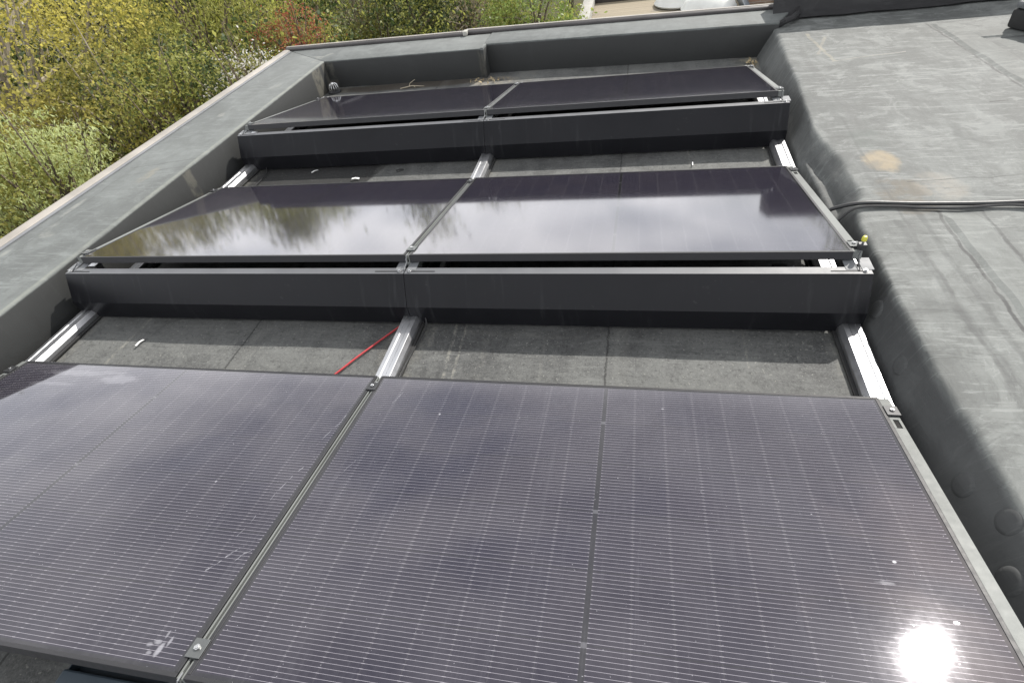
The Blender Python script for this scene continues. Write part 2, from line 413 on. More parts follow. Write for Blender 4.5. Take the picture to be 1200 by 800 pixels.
# the panel face: half-cut cells under textured glass, bright ribbons, dusty in drifts
PL, PS, GAP = 1.722, 1.134, .02
MX, MY = .0185, .0175          # margins from panel edge to the first cell
MIDGAP = .013
CW = (PL - 2 * MX - MIDGAP) / 18
CH = (PS - 2 * MY) / 6
def panel_mat(name, spots=(), dustk=1.0, seed=0.0, scr=(), wav=1.0):
    rk = .70 if wav > .5 else .34
    t = NT(name); c = t.coord(); p = t.xyz(c)
    xr = t.math('SUBTRACT', p[0], PL / 2)
    xa = t.math('SUBTRACT', t.math('ABSOLUTE', xr), MIDGAP / 2)          # distance from the middle gap
    mid = t.math('LESS_THAN', xa, 0)
    inx = t.math('LESS_THAN', xa, 9 * CW)
    ya = t.math('SUBTRACT', p[1], MY)
    iny = t.math('MULTIPLY', t.math('GREATER_THAN', ya, 0), t.math('LESS_THAN', ya, 6 * CH))
    fx = t.math('FRACT', t.math('DIVIDE', xa, CW)); fy = t.math('FRACT', t.math('DIVIDE', ya, CH))
    ex = t.math('MULTIPLY', t.math('MINIMUM', fx, t.math('SUBTRACT', 1, fx)), CW)   # metres to cell edge
    ey = t.math('MULTIPLY', t.math('MINIMUM', fy, t.math('SUBTRACT', 1, fy)), CH)
    gapm = t.math('MAXIMUM', t.math('LESS_THAN', ex, .0008), t.math('LESS_THAN', ey, .0011))
    outside = t.math('SUBTRACT', 1, t.math('MULTIPLY', t.math('MULTIPLY', inx, iny), t.math('SUBTRACT', 1, mid)))
    blackm = t.math('MAXIMUM', gapm, outside)
    # ten ribbons per cell, running along the long side
    nb = 16
    fb = t.math('FRACT', t.math('ADD', t.math('DIVIDE', ya, CH / nb), 0.0))
    db = t.math('MULTIPLY', t.math('ABSOLUTE', t.math('SUBTRACT', fb, .5)), CH / nb)
    rib = t.math('LESS_THAN', db, .00042)
    ribw = t.math('MULTIPLY', t.math('LESS_THAN', db, .0007), t.math('LESS_THAN', ex, .0045))   # wider solder crossing between cells
    ribs = t.math('MULTIPLY', t.math('MAXIMUM', rib, ribw), t.math('MULTIPLY', t.math('MULTIPLY', inx, iny), t.math('SUBTRACT', 1, mid)))
    # little bright joints along the middle gap
    fj = t.math('FRACT', t.math('DIVIDE', ya, CH * 2))
    joint = t.math('MULTIPLY', t.math('LESS_THAN', t.math('ABSOLUTE', t.math('SUBTRACT', fj, .5)), .018), t.math('MULTIPLY', mid, iny))
    # per-cell tint
    cx = t.math('FLOOR', t.math('DIVIDE', xr, CW)); cy = t.math('FLOOR', t.math('DIVIDE', ya, CH))
    cv = t.n('CombineXYZ'); t.put(cv.inputs[0], cx); t.put(cv.inputs[1], cy); cv.inputs[2].default_value = seed
    wn = t.n('TexWhiteNoise'); t.put(wn.inputs[0], cv.outputs[0])
    col = t.mix(wn.outputs[0], (.0090, .0080, .0140), (.0115, .0100, .0155))
    col = t.mix(blackm, col, (.008, .008, .009))
    vline = t.math('MULTIPLY', t.math('LESS_THAN', ex, .0011), t.math('SUBTRACT', 1, outside))
    col = t.mix(t.math('MULTIPLY', vline, 0.36 if wav > .5 else .48), col, (.036, .034, .041))
    col = t.mix(t.math('MULTIPLY', ribs, rk), col, (.34, .325, .36))
    col = t.mix(joint, col, (.05, .05, .055))
    cs = t.scale(c, (1, 1, 1), (seed * 3.7, seed * 1.3, seed))
    dn = t.math('ADD', t.math('MULTIPLY', t.noise(cs, 2.4, 5, .6, .7), .6), t.math('MULTIPLY', t.noise(cs, 60, 4, .6), .4))
    dust = t.math('MULTIPLY', t.ramp(dn, .36, .68), .034 * dustk)
    # silt gathers towards the low edge
    low = t.ramp(p[1], PS - .10, PS - .005)
    dust = t.math('ADD', dust, t.math('MULTIPLY', low, .05 * dustk))
    run = t.noise(t.scale(cs, (34, 1.3, 1)), 1.6, 5, .65)
    dust = t.math('ADD', dust, t.math('MULTIPLY', t.ramp(run, .54, .72), .028 * dustk))
    sp = t.ramp(t.noise(cs, 150, 2, .5), .745, .765)
    dust = t.math('MAXIMUM', dust, t.math('MULTIPLY', sp, .5))
    wob = t.math('MULTIPLY', t.math('SUBTRACT', t.noise(cs, 26, 5, .7), .5), 3.5)
    swf = t.math('MULTIPLY', t.math('SUBTRACT', t.noise(cs, 9, 4), .5), .05)
    sbr = t.ramp(t.noise(cs, 38, 3, .7), .40, .60)
    for (x0, y0, x1, y1, sw, k) in scr:
        dust = t.math('MAXIMUM', dust, t.math('MULTIPLY', t.math('MULTIPLY', t.line(p, x0, y0, x1, y1, sw, swf), sbr), k))
    for (x, y, rx, ry, k) in spots:
        dust = t.math('MAXIMUM', dust, t.math('MULTIPLY', t.blob(p, x, y, rx, ry, wob, .8), k))
    col = t.mix(dust, col, (.30, .30, .325))
    rough = t.mixf(t.ramp(dn, .35, .7), *((.031, .041) if wav > .5 else (.060, .075)))
    t.set(col=col, rough=t.math('ADD', rough, t.math('MULTIPLY', dust, .12)), metal=t.math('MULTIPLY', ribs, .35), spec=.5, ior=1.6)
    t.b.inputs['Specular Tint'].default_value = (.94, .92, 1.0, 1)
    if wav > .5:
        t.b.inputs['Coat Weight'].default_value = .02; t.b.inputs['Coat Roughness'].default_value = .22; t.b.inputs['Coat IOR'].default_value = 1.4
    hb = t.math('ADD', t.math('MULTIPLY', t.noise(c, 260, 2, .5), .003 if wav > .5 else 0.0), t.math('MULTIPLY', t.noise(cs, 5.5, 2, .5), .8))
    t.bump(hb, .10 * wav, .0016)
    return t.m

def leaves(centres, sizes, nrm_bias, aspect=.55, droop=0.0):
    """one four-sided folded leaf per centre; returns verts (n*4,3), faces"""
    n = len(centres)
    d = rng.normal(size=(n, 3)); d[:, 2] -= droop * 1.6
    d /= np.linalg.norm(d, axis=1)[:, None]
    u = rng.normal(size=(n, 3)) + nrm_bias
    s = np.cross(d, u); s /= np.linalg.norm(s, axis=1)[:, None] + 1e-9
    L = sizes[:, None]
    a = centres - d * L * .5; b2 = centres + d * L * .5
    w = s * L * aspect * .5
    mid = centres + np.cross(s, d) * L * .08
    v = np.stack([a, mid + w, b2, mid - w], 1).reshape(-1, 3)
    return v
def leaf_object(name, v, mats_, parent, idx=None):
    n = len(v) // 4
    me = bpy.data.meshes.new(name)
    me.vertices.add(len(v)); me.vertices.foreach_set('co', v.astype(np.float32).ravel())
    me.loops.add(n * 4); me.loops.foreach_set('vertex_index', np.arange(n * 4, dtype=np.int32))
    me.polygons.add(n); me.polygons.foreach_set('loop_start', np.arange(0, n * 4, 4, dtype=np.int32))
    for m in mats_: me.materials.append(m)
    if idx is not None: me.polygons.foreach_set('material_index', idx.astype(np.int32))
    me.update(); me.validate()
    o = bpy.data.objects.new(name, me); C.objects.link(o)
    if parent: o.parent = parent
    return o

# ------------------------------------------------------------------ geometry constants
ROWS = [dict(y=0.0, z=.070, t=R(10.7)), dict(y=1.6285, z=.070, t=R(10.7)), dict(y=3.2432, z=.070, t=R(10.7))]
for r in ROWS:
    r['yn'] = r['y'] - PS * math.cos(r['t']); r['zn'] = r['z'] + PS * math.sin(r['t'])
XC = [-(PL + GAP / 2 + .018), 0.0, PL + GAP / 2 + .018]

# ------------------------------------------------------------------ setting: ground, roofs, building
GZ = -5.2
def ground_mat():
    t = NT('garden_ground'); c = t.coord()
    a = t.noise(c, .35, 6, .65); b = t.noise(c, 9, 5, .7)
    col = t.mix(t.ramp(a, .4, .6), (.045, .055, .02), (.07, .055, .035))
    t.set(col=t.mix(t.math('MULTIPLY', b, .6), col, (.03, .04, .012)), rough=.95, spec=.1)
    t.bump(b, .6, .05); return t.m
g = mesh_obj('ground', [(-900, -900, GZ), (900, -900, GZ), (900, 900, GZ), (-900, 900, GZ)], [[0, 1, 2, 3]], ground_mat())
tag(g, kind='structure')

def grid(name, xs, ys, zf, mat, smooth=True):
    v = [(x, y, zf(x, y)) for y in ys for x in xs]
    nx = len(xs)
    f = [[j * nx + i, j * nx + i + 1, (j + 1) * nx + i + 1, (j + 1) * nx + i] for j in range(len(ys) - 1) for i in range(nx - 1)]
    return mesh_obj(name, v, f, mat, smooth=smooth)
def fb(x, y, s, k=3):
    return noise.fractal(Vector((x * s, y * s, 3.3)), 1.0, 2.0, k)
def lz(x, y):
    return fb(x, y, 2.2) * .0035
roof = grid('roof', list(np.linspace(-2.3, 1.86, 70)), list(np.linspace(-5.0, 4.0, 150)), lz, M['lower'])
tag(roof, kind='structure')

ty = [-5, -.49, -.21, 0, .44, .80, .95, 1.10, 1.38, 1.62, 1.78, 2.45, 3.6, 4.2]
txv = [1.895, 1.88, 1.868, 1.845, 1.845, 1.835, 1.855, 1.905, 1.905, 1.875, 1.852, 1.90, 1.94, 1.95]
by = [-5, 0, 2.0, 3.7, 4.2]; bxv = [1.80, 1.800, 1.815, 1.865, 1.87]
def sstep(a, b, v):
    u = min(1, max(0, (v - a) / (b - a))); return u * u * (3 - 2 * u)
UZ = .20
def uz(x, y):
    xt = np.interp(y, ty, txv) + .012 * fb(0, y, 2.6, 3) + .007 * fb(3, y, 9, 2) + .010
    xb = np.interp(y, by, bxv) + .006 * fb(5, y, 3.0, 3) - .006
    s = min(1, max(0, (x - xb) / (xt - xb)))
    z = UZ * s
    soft = sstep(xt - .012, xt + .022, x)
    z -= .005 * (1 - soft) * s
    # a bulged fold low in the upstand beside the middle row: a ledge, then a steep step up
    gb = sstep(.90, 1.10, y) * (1 - sstep(1.60, 1.85, y))
    if gb > 0:
        st = min(1, max(0, (x - (xt - .065)) / .065))
        zl = .100 * sstep(1.775, 1.815, x) + .012 * sstep(1.80, xt - .065, x) - .018 * math.exp(-((x - xt + .062) / .014) ** 2)
        zl = zl + (UZ - zl) * st
        zl -= .006 * (1 - soft) * st
        z = z * (1 - gb) + zl * gb
    z += (fb(x, y, 1.3) * .006 + fb(x, y, 5, 2) * .0022) * sstep(xb, xt, x)
    z += .012 * fb(x * .6, y, 4.5, 2) * s * (1 - soft)
    if x < xb - .004: z = -.01
    return z
xs = list(np.arange(1.765, 2.12, .0085)) + list(np.arange(2.12, 3.4, .05)) + list(np.linspace(3.4, 8, 20))
ys = list(np.linspace(-5, -1.2, 60)) + list(np.arange(-1.17, 3.99, .0225))
up = grid('upper_roof', xs, ys, uz, M['upper'])
tag(up, kind='structure')

# laps of membrane welded on the upper roof (each drapes over the surface, 4 mm thick)
def drape(name, edge_a, edge_b, n, parent, mat, th=.004, jag=.012, m=6):
    v = []; f = []
    for i in range(n + 1):
        u = i / n
        a = Vector((np.interp(u, [0, 1], [edge_a[0][0], edge_a[1][0]]), np.interp(u, [0, 1], [edge_a[0][1], edge_a[1][1]])))
        b = Vector((np.interp(u, [0, 1], [edge_b[0][0], edge_b[1][0]]), np.interp(u, [0, 1], [edge_b[0][1], edge_b[1][1]])))
        a += Vector((jag * fb(a.x, a.y, 5), 0)); b += Vector((jag * fb(b.x + 9, b.y, 5), 0))
        for k in range(m + 1):
            q = a.lerp(b, k / m)
            e = 1 if 0 < k < m and 0 < i < n else 0
            v.append((q.x, q.y, uz(q.x, q.y) + (th + .0035 if e else -.002)))
    for i in range(n):
        for k in range(m):
            a = i * (m + 1) + k
            f.append([a, a + 1, a + m + 2, a + m + 1])
    bm_ = mesh_obj(name, v, f, mat, parent, smooth=False)
    return bm_
drape('membrane_strip', ((2.16, .90), (2.22, -2.5)), ((2.30, .90), (2.40, -2.5)), 60, up, M['strip'])
drape('membrane_strip', ((2.92, 3.42), (3.02, 1.2)), ((3.10, 3.42), (3.20, 1.2)), 60, up, M['strip'])
drape('membrane_strip', ((3.00, 3.18), (3.01, 3.02)), ((3.62, 3.22), (3.63, 3.02)), 12, up, M['strip'], .006, .004)
drape('membrane_strip', ((3.115, 3.0), (3.215, 1.2)), ((4.1, 3.0), (4.2, 1.2)), 40, up, M['strip'], .003)
# round fixing plates showing through the upstand
for (yy, xx) in ((-.335, 1.842), (-.235 + .36, 1.826), (-.60, 1.842), (-.47, 1.872), (.40, 1.826)):
    z0 = uz(xx, yy)
    dzx = (uz(xx + .01, yy) - uz(xx - .01, yy)) / .02
    nrm = Vector((-dzx, 0, 1)).normalized()
    o = MB().lathe([(.0, .006), (.022, .006), (.030, .0045), (.036, 0), (.038, -.006)], n=24).build('fixing_plate', M['upper'], up, smooth=True)
    o.location = Vector((xx, yy, z0)) - nrm * .001
    o.rotation_mode = 'QUATERNION'; o.rotation_quaternion = Vector((0, 0, 1)).rotation_difference(nrm)

# body of the building below the roofs
b = MB()
b.box(-2.44, 8.0, -5.0, 3.98, GZ, -.03)
bo = b.build('flat_roofed_building', M['brick2'])
tag(bo, 'brick building whose flat dark grey roof carries the black solar panels', 'building')

# ------------------------------------------------------------------ parapets
PH = .236
def smooth_prism(name, poly, z0, z1, mat, parent, bev=.008):
    return MB().prism(poly, z0, z1).build(name, mat, parent, smooth=True, bevel=bev)
e = empty('parapet_wall', (-2.2, -.5, 0))
tag(e, 'low parapet along the garden trees, grey membrane top and pale beige outer lip', 'parapet')
o = smooth_prism('membrane_cap', [(-2.455, -5), (-1.872, -5), (-1.872, 3.70), (-2.455, 4.165)], -.02, PH, M['parapet'], None)
o.parent = e; o.matrix_parent_inverse = Matrix.Translation((2.2, .5, 0))
t_ = MB()
t_.sweep_y([(-2.50, .10), (-2.456, .10), (-2.456, PH - .02), (-2.440, PH + .001), (-2.440, PH + .013), (-2.462, PH + .022), (-2.50, PH + .022)], -5, 4.13)
o = t_.build('edge_trim', M['trim_light'], None, smooth=True, bevel=.003); o.parent = e; o.matrix_parent_inverse = Matrix.Translation((2.2, .5, 0))
t_ = MB().sweep_y([(-2.440, PH + .001), (-2.420, PH + .001), (-2.420, PH + .006), (-2.440, PH + .009)], -5, 4.12)
o = t_.build('trim_flange', M['bracket'], None); o.parent = e; o.matrix_parent_inverse = Matrix.Translation((2.2, .5, 0))

def far_parapet(poly, trim_a, trim_b, label, z1):
    cx = sum(p[0] for p in poly) / 4; cy = sum(p[1] for p in poly) / 4
    e = empty('parapet_wall', (cx, cy, 0)); tag(e, label, 'parapet')
    inv = Matrix.Translation((-cx, -cy, 0))
    o = smooth_prism('membrane_cap', poly, -.02, z1, M['parapet'], e); o.matrix_parent_inverse = inv
    a = Vector((*trim_a, 0)); b2 = Vector((*trim_b, 0)); d = (b2 - a); L = d.length; ang = math.atan2(d.y, d.x)
    Mx = Matrix.Translation((a.x, a.y, 0)) @ Matrix.Rotation(ang, 4, 'Z')
    m = MB()
    for prof in ([(-.012, z1 + .001), (-.012, z1 + .020), (.004, z1 + .030), (.034, z1 + .030), (.034, .08), (.002, .08), (.002, z1 + .001)],):
        k = MB().sweep_x(prof, 0, L)
        m.add([Mx @ Vector(v) for v in k.v], k.f)
    o = m.build('edge_trim', M['trim_dark'], e, smooth=True, bevel=.002); o.matrix_parent_inverse = inv
    k = MB().sweep_x([(.010, z1 + .0302), (.010, z1 + .034), (.038, z1 + .034), (.038, z1 + .0302)], 0, L)
    o = MB().add([Mx @ Vector(v) for v in k.v], k.f).build('trim_crest', M['trim_light'], e); o.matrix_parent_inverse = inv
    return e
far_parapet([(-1.872, 3.70), (-.375, 3.665), (-.375, 4.105), (-2.455, 4.165)], (-2.50, 4.166), (-.62, 4.112),
            'low parapet beyond the back row running from the garden corner to the stained joint', PH)
far_parapet([(-.372, 3.775), (1.98, 3.63), (2.14, 4.00), (-.372, 4.135)], (-.62, 4.146), (2.13, 4.002),
            'low parapet beyond the back row ending at the tall dark upstand', PH + .004)
# folded lap of membrane standing in the step between the two
lapo = MB().prism([(-.385, 3.655), (-.355, 3.650), (-.350, 3.772), (-.371, 3.772), (-.371, 3.672)], -.01, PH + .007).build('membrane_lap', M['parapet'], None, smooth=True, bevel=.005)
tag(lapo, 'folded vertical lap of membrane at the stained joint of the far parapet', 'roof flashing')
capo = MB().box(-.64, -.60, 4.09, 4.160, PH + .002, PH + .040).build('joint_cap', M['concrete'], None, smooth=True, bevel=.006)
tag(capo, 'small pale joint cap between the two dark edge trims of the far parapet', 'trim cap')

wallm = MB()
wallm.prism([(2.16, 3.97), (8, 3.97), (8, 4.35), (2.16, 4.35)], -.03, .74)
e = empty('parapet_wall', (3.4, 4.1, .2)); tag(e, 'tall black membrane upstand closing off the upper grey roof', 'parapet')
o = wallm.build('membrane_cap', M['far_wall'], e, smooth=True, bevel=.012); o.matrix_parent_inverse = Matrix.Translation((-3.4, -4.1, -.2))
# wavy skirt at its foot
sv = []; sf = []
sxs = np.arange(1.97, 8, .05)
for i, x in enumerate(sxs):
    for k, (yy, zz) in enumerate(((3.972, .34), (3.955, .27), (3.90, .225), (3.80, .212))):
        w = .012 * fb(x, k * 1.7, 3)
        if x < 2.15: yy = yy - .03 - (2.15 - x) * .12
        sv.append((x, yy + w * 1.2, max(zz + w * .5, uz(x, yy) + .003 if k == 3 else -9)))
for i in range(len(sxs) - 1):
    for k in range(3):
        a = i * 4 + k; sf.append([a, a + 1, a + 5, a + 4])
o = mesh_obj('membrane_skirt', sv, sf, M['far_wall'], e, smooth=True); o.matrix_parent_inverse = Matrix.Translation((-3.4, -4.1, -.2))
# drooping fold where the far parapet, upstand and upper roof meet
fo = MB().tube([(1.90, 3.70, .10), (1.94, 3.67, .19), (2.02, 3.655, .236), (2.09, 3.72, .238), (2.15, 3.86, .232), (2.17, 3.95, .25)], [.012, .02, .024, .022, .02, .012], 8).build('membrane_fold', M['far_wall'], None, smooth=True)
tag(fo, 'crumpled black fold of membrane where the far parapet meets the upper roof', 'roof flashing')

# ------------------------------------------------------------------ solar panels
def make_panel(mat):
    e = empty('solar_panel', (0, 0, 0))
    m = MB(); fw, th = .0105, .032
    m.box(0, PL, 0, fw, -th, 0); m.box(0, PL, PS - fw, PS, -th, 0)
    m.box(0, fw, fw, PS - fw, -th, 0); m.box(PL - fw, PL, fw, PS - fw, -th, 0)
    # inner return flanges at the bottom
    m.box(fw, PL - fw, fw, fw + .02, -th, -th + .002); m.box(fw, PL - fw, PS - fw - .02, PS - fw, -th, -th + .002)
    m.build('frame', M['frame'], e, bevel=.0011)
    MB().box(fw - .0005, PL - fw + .0005, fw - .0005, PS - fw + .0005, -.006, -.0013).build('glass', mat, e)
    MB().box(PL / 2 - .05, PL / 2 + .05, .03, .09, -.03, -.0065).build('junction_box', M['rubber'], e, bevel=.002)
    return e
spotsA1 = [(.36, PS - .07, .15, .020, .16), (.60, PS - .10, .08, .03, .20), (.30, PS - .15, .12, .012, .12), (.52, PS - .06, .10, .012, .14),
           (PL - .085, .052, .007, .016, .5), (PL - .10, .066, .012, .006, .42), (PL - .072, .070, .004, .012, .42), (PL - .118, .058, .008, .005, .3), (PL - .09, .085, .003, .010, .35), (PL - .105, .04, .006, .004, .35),
           (PL - .30, .55, .003, .004, .6)]
scrA1 = [(PL - .115, .255, PL - .055, .335, .0022, .6), (PL - .055, .335, PL - .02, .37, .0018, .5), (PL - .10, .36, PL - .085, .44, .0015, .4), (PL - .05, .29, PL - .025, .33, .0015, .5),
         (PL - .075, .50, PL - .05, .64, .0018, .45), (PL - .05, .74, PL - .02, .90, .0018, .4), (PL - .40, .9, PL - .33, .97, .0012, .3)]
spotsB1 = [(1.56, .50, .005, .004, .9), (1.63, .36, .005, .003, .9), (1.52, .44, .02, .004, .25), (.30, .93, .003, .004, .6), (1.05, 1.02, .004, .003, .5)]
scrB1 = [(.10, .96, .125, 1.04, .0015, .5), (.07, .60, .10, .70, .0015, .3)]
mats = [panel_mat('cells_a', spotsA1, 1.0, 1.0, scrA1), panel_mat('cells_b', spotsB1, 1.0, 2.0, scrB1),
        panel_mat('cells_c', (), .14, 3.0, (), .12), panel_mat('cells_d', (), .14, 4.0, (), .12),
        panel_mat('cells_e', [(.40, .9, .05, .25, .10)], .2, 5.0, (), .12), panel_mat('cells_f', (), .2, 6.0, (), .12)]
plabels = ['black solar panel in the front row with a bird dropping and pale smear',
           'black solar panel in the front row showing the bright glare of the sun',
           'black solar panel in the middle row mirroring ragged tree shapes, on the garden side',
           'black solar panel in the middle row next to the black cables and yellow cap',
           'black solar panel in the back row near the round drain guard',
           'black solar panel in the back row beside the upper roof slope']
proto = make_panel(mats[0])
for i in range(6):
    r = ROWS[i // 2]; side = i % 2
    o = proto if i == 0 else copy_tree(proto)
    if i:
        for ch in o.children:
            if ch.name.startswith('glass'):
                ch.data = ch.data.copy(); ch.data.materials[0] = mats[i]
    o.location = (-(PL + GAP / 2) if side == 0 else GAP / 2, r['yn'], r['zn'])
    o.rotation_euler = (-r['t'], 0, 0)
    tag(o, plabels[i], 'solar panel', 'black solar panels on the flat roof')

# ------------------------------------------------------------------ rails on the roof
RY0, RY1 = -1.20, 3.30
def make_rail():
    e = empty('mounting_rail', (0, RY0, 0))
    L = RY1 - RY0
    pr = [(-.043, .010), (.043, .010), (.043, .030), (.030, .050), (.012, .050), (.010, .047), (-.010, .047), (-.012, .050), (-.030, .050), (-.043, .030)]
    MB().sweep_y(pr, 0, L).build('extrusion', M['alu'], e, bevel=.0015)
    MB().box(-.056, .056, .01, L - .01, .0, .0095).build('rubber_pad', M['rubber'], e, bevel=.002)
    return e
pr = make_rail()
for i, (x, lb) in enumerate(((XC[0], 'silver aluminium rail on the roof along the garden parapet'), (XC[1], 'silver aluminium rail on the roof under the panel joints, next to the red cable'), (XC[2], 'glaring silver aluminium rail on the roof at the foot of the upper roof slope'))):
    o = pr if i == 0 else copy_tree(pr)
    o.location = (x, RY0, .004); tag(o, lb, 'rail', 'silver rails lying on the roof')

# ------------------------------------------------------------------ sloped supports with clamps
def make_support(tilt, centre):
    """origin on the roof under the high edge; beam runs down slope to +y"""
    e = empty('panel_support', (0, 0, 0))
    zn = .07 + PS * math.sin(tilt)
    Mt = Matrix.Translation((0, 0, zn)) @ Matrix.Rotation(-tilt, 4, 'X')
    L = PS
    m = MB()
    if centre:
        tz = -.0035
        m.box(-.0085, -.0036, .0, L, tz - .05, tz, Mt); m.box(.0036, .0085, .0, L, tz - .05, tz, Mt)
        m.box(-.0036, .0036, .0, L, tz - .05, tz - .03, Mt)
        m.box(-.03, .03, .0, L, tz - .075, tz - .052, Mt)
    else:
        tz = -.004
        m.box(-.016, .015, .010, L, tz - .030, tz - .004, Mt)
        # top plate with rectangular cut-outs at each end
        for (a, b2) in ((.010, .03), (.055, .085), (.115, L - .145), (L - .105, L - .080), (L - .045, L)):
            m.box(-.016, .015, a, b2, tz - .004, tz, Mt)
        for (a, b2) in ((.03, .055), (.085, .115), (L - .145, L - .105), (L - .080, L - .045)):
            m.box(-.016, -.008, a, b2, tz - .004, tz, Mt); m.box(.007, .015, a, b2, tz - .004, tz, Mt)
    m.build('beam', M['beam'], e, bevel=.0008)
    if not centre:
        for (a, b2) in ((.03, .055), (.085, .115), (L - .145, L - .105), (L - .080, L - .045)):
            MB().box(-.0079, .0069, a + .0003, b2 - .0003, tz - .0039, tz - .0034, Mt).build('cut_out', M['black'], e)
    else:
        MB().box(-.0035, .0035, .002, L - .002, tz - .0299, tz - .0285, Mt).build('slot', M['black'], e)
    # upright post and feet
    h = MB()
    h.box(-.022, .022, .03, .07, .055, zn - .065 - .05 * math.sin(tilt))
    h.box(-.045, .045, .02, .12, .0545, .0585)
    h.build('upright', M['alu'], e, bevel=.001)
    MB().box(-.022, .022, L * math.cos(tilt) - .07, L * math.cos(tilt) - .03, .0545, .07).build('foot', M['alu'], e, bevel=.001)
    # bracket plate reaching to the wind deflector
    bz = zn - .052
    for s_ in (-1, 1):
        bp = MB()
        x0, x1 = (.006, .046) if s_ > 0 else (-.046, -.006)
        v = [(x0, -.0555, .2412), (x1, -.0555, .2412), (x1, .018, .2412), (x0, .018, .2412)]
        v += [(a, b2, c - .003) for a, b2, c in v]
        bp.add(v, [[0, 1, 2, 3], [7, 6, 5, 4], [0, 4, 5, 1], [1, 5, 6, 2], [2, 6, 7, 3], [3, 7, 4, 0]])
        bp.build('bracket_plate', M['bracket'], e, bevel=.0006)
    # clamps near both ends, hex bolt on each
    for k, yy in enumerate((.065, L - .07)):
        cm = MB()
        cm.box(-.019, .019, yy - .022, yy + .022, .0008, .0038, Mt)
        cm.box(-.0075, .0075, yy - .022, yy + .022, -.028, .0006, Mt)
        co = cm.build('clamp', M['clamp'] if k == 0 else M['dark_metal'], e, bevel=.0006)
        cc = Mt @ Vector((0, yy, .0038)); ax = (Mt.to_3x3() @ Vector((0, 0, 1)))
        MB().cyl(cc, ax, .0075, .005, 6).cyl(cc + ax * .005, ax, .0048, .002, 10).build('bolt', M['steel'], co, bevel=.0005)
    # bent wire hook tying the beam to the deflector
    p0 = Mt @ Vector((0, .012, -.001)); p1 = Mt @ Vector((.002, -.006, .001))
    hk = [p0, p1, p1 + Vector((-.006, -.008, -.016)), p1 + Vector((-.003, -.016, -.026)), p1 + Vector((-.006, -.034, -.034)), Vector((-.003, -.058, bz + .016)), Vector((-.003, -.062, bz + .006))]
    MB().tube(hk, .0021, 6).build('hook', M['bracket'] if centre else M['dark_metal'], e, smooth=True)
    return e
rown = ['front', 'middle', 'back']; posn = ['garden-side end', 'joint', 'slope-side end']
slabels = {(0, 0): 'sloped grey support at the garden-side end of the front panel row',
           (0, 1): 'slotted grey support in the joint of the front panel row with two bolted clamps',
           (0, 2): 'wide pale grey support along the sunlit end of the front panel row beside the slope',
           (1, 0): 'sloped grey support at the garden-side end of the middle panel row',
           (1, 1): 'slotted grey support in the joint of the middle panel row with bent wire hook',
           (1, 2): 'pale grey support at the end of the middle panel row, below the yellow cap',
           (2, 0): 'sloped grey support at the end of the back panel row near the drain guard',
           (2, 1): 'slotted grey support in the joint of the back panel row',
           (2, 2): 'pale grey support at the end of the back panel row below the upper roof corner'}
sp = {}
for ri, r in enumerate(ROWS):
    for ci, x in enumerate(XC):
        key = (ri == 0, ci == 1)
        if key not in sp:
            sp[key] = o = make_support(r['t'], ci == 1)
        else:
            o = copy_tree(sp[key])
        o.location = (x, r['yn'], 0)
        tag(o, slabels[(ri, ci)], 'panel support', 'sloped supports of the solar panels')

# ------------------------------------------------------------------ wind deflectors
def make_deflector():
    e = empty('wind_deflector', (0, 0, 0))
    L = 1.786
    P = [(-.040, .224), (-.040, .2385), (-.080, .2385), (-.144, .108), (-.134, .012), (-.118, .010)]
    th = .0022
    # offset inward to give the sheet its thickness
    Q = [(-.0375, .224), (-.0375, .2362), (-.0785, .2362), (-.1415, .1085), (-.1318, .0145), (-.118, .0122)]
    prof = P + Q[::-1]
    MB().sweep_x(prof, 0, L).build('sheet', M['deflector'], e)
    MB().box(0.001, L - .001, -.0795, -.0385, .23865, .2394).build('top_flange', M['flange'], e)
    def flange(y): return .2395
    for (a, b2) in ((.012, .135), (L - .135, L - .012)):
        z = flange(0); MB().box(a, b2, -.0665, -.0615, z - .001, z + .0007).build('slot', M['black'], e)
    for xx in (.022, L - .022):
        c = MB().cyl((xx, -.064, flange(-.064) + .0008), (0, 0, 1), .0085, .003, 12).cyl((xx, -.064, flange(-.064) + .0038), (0, 0, 1), .006, .005, 6)
        c.build('bolt', M['steel'], e, bevel=.0004)
        c = MB().cyl((xx + (.02 if xx < 1 else -.02), -.1352, .03), (0, -1, .1), .005, .003, 8).box(xx - .03, xx + .03, -.1375, -.1347, .016, .022)
        c.build('screw', M['dark_metal'], e)
    # ribs behind the sheet that show through the slot
    return e
dlab = ['anthracite wind deflector sheet of the middle row, on the garden side of its seam', 'anthracite wind deflector sheet of the middle row, beside the upper roof slope',
        'anthracite wind deflector sheet of the back row, on the garden side of its seam', 'anthracite wind deflector sheet of the back row, beside the upper roof slope']
dp = make_deflector(); i = 0
for r in ROWS[1:]:
    for x in (-1.7872, .0012):
        o = dp if i == 0 else copy_tree(dp)
        o.location = (x, r['yn'], 0); tag(o, dlab[i], 'wind deflector', 'anthracite wind deflectors behind the panel rows'); i += 1

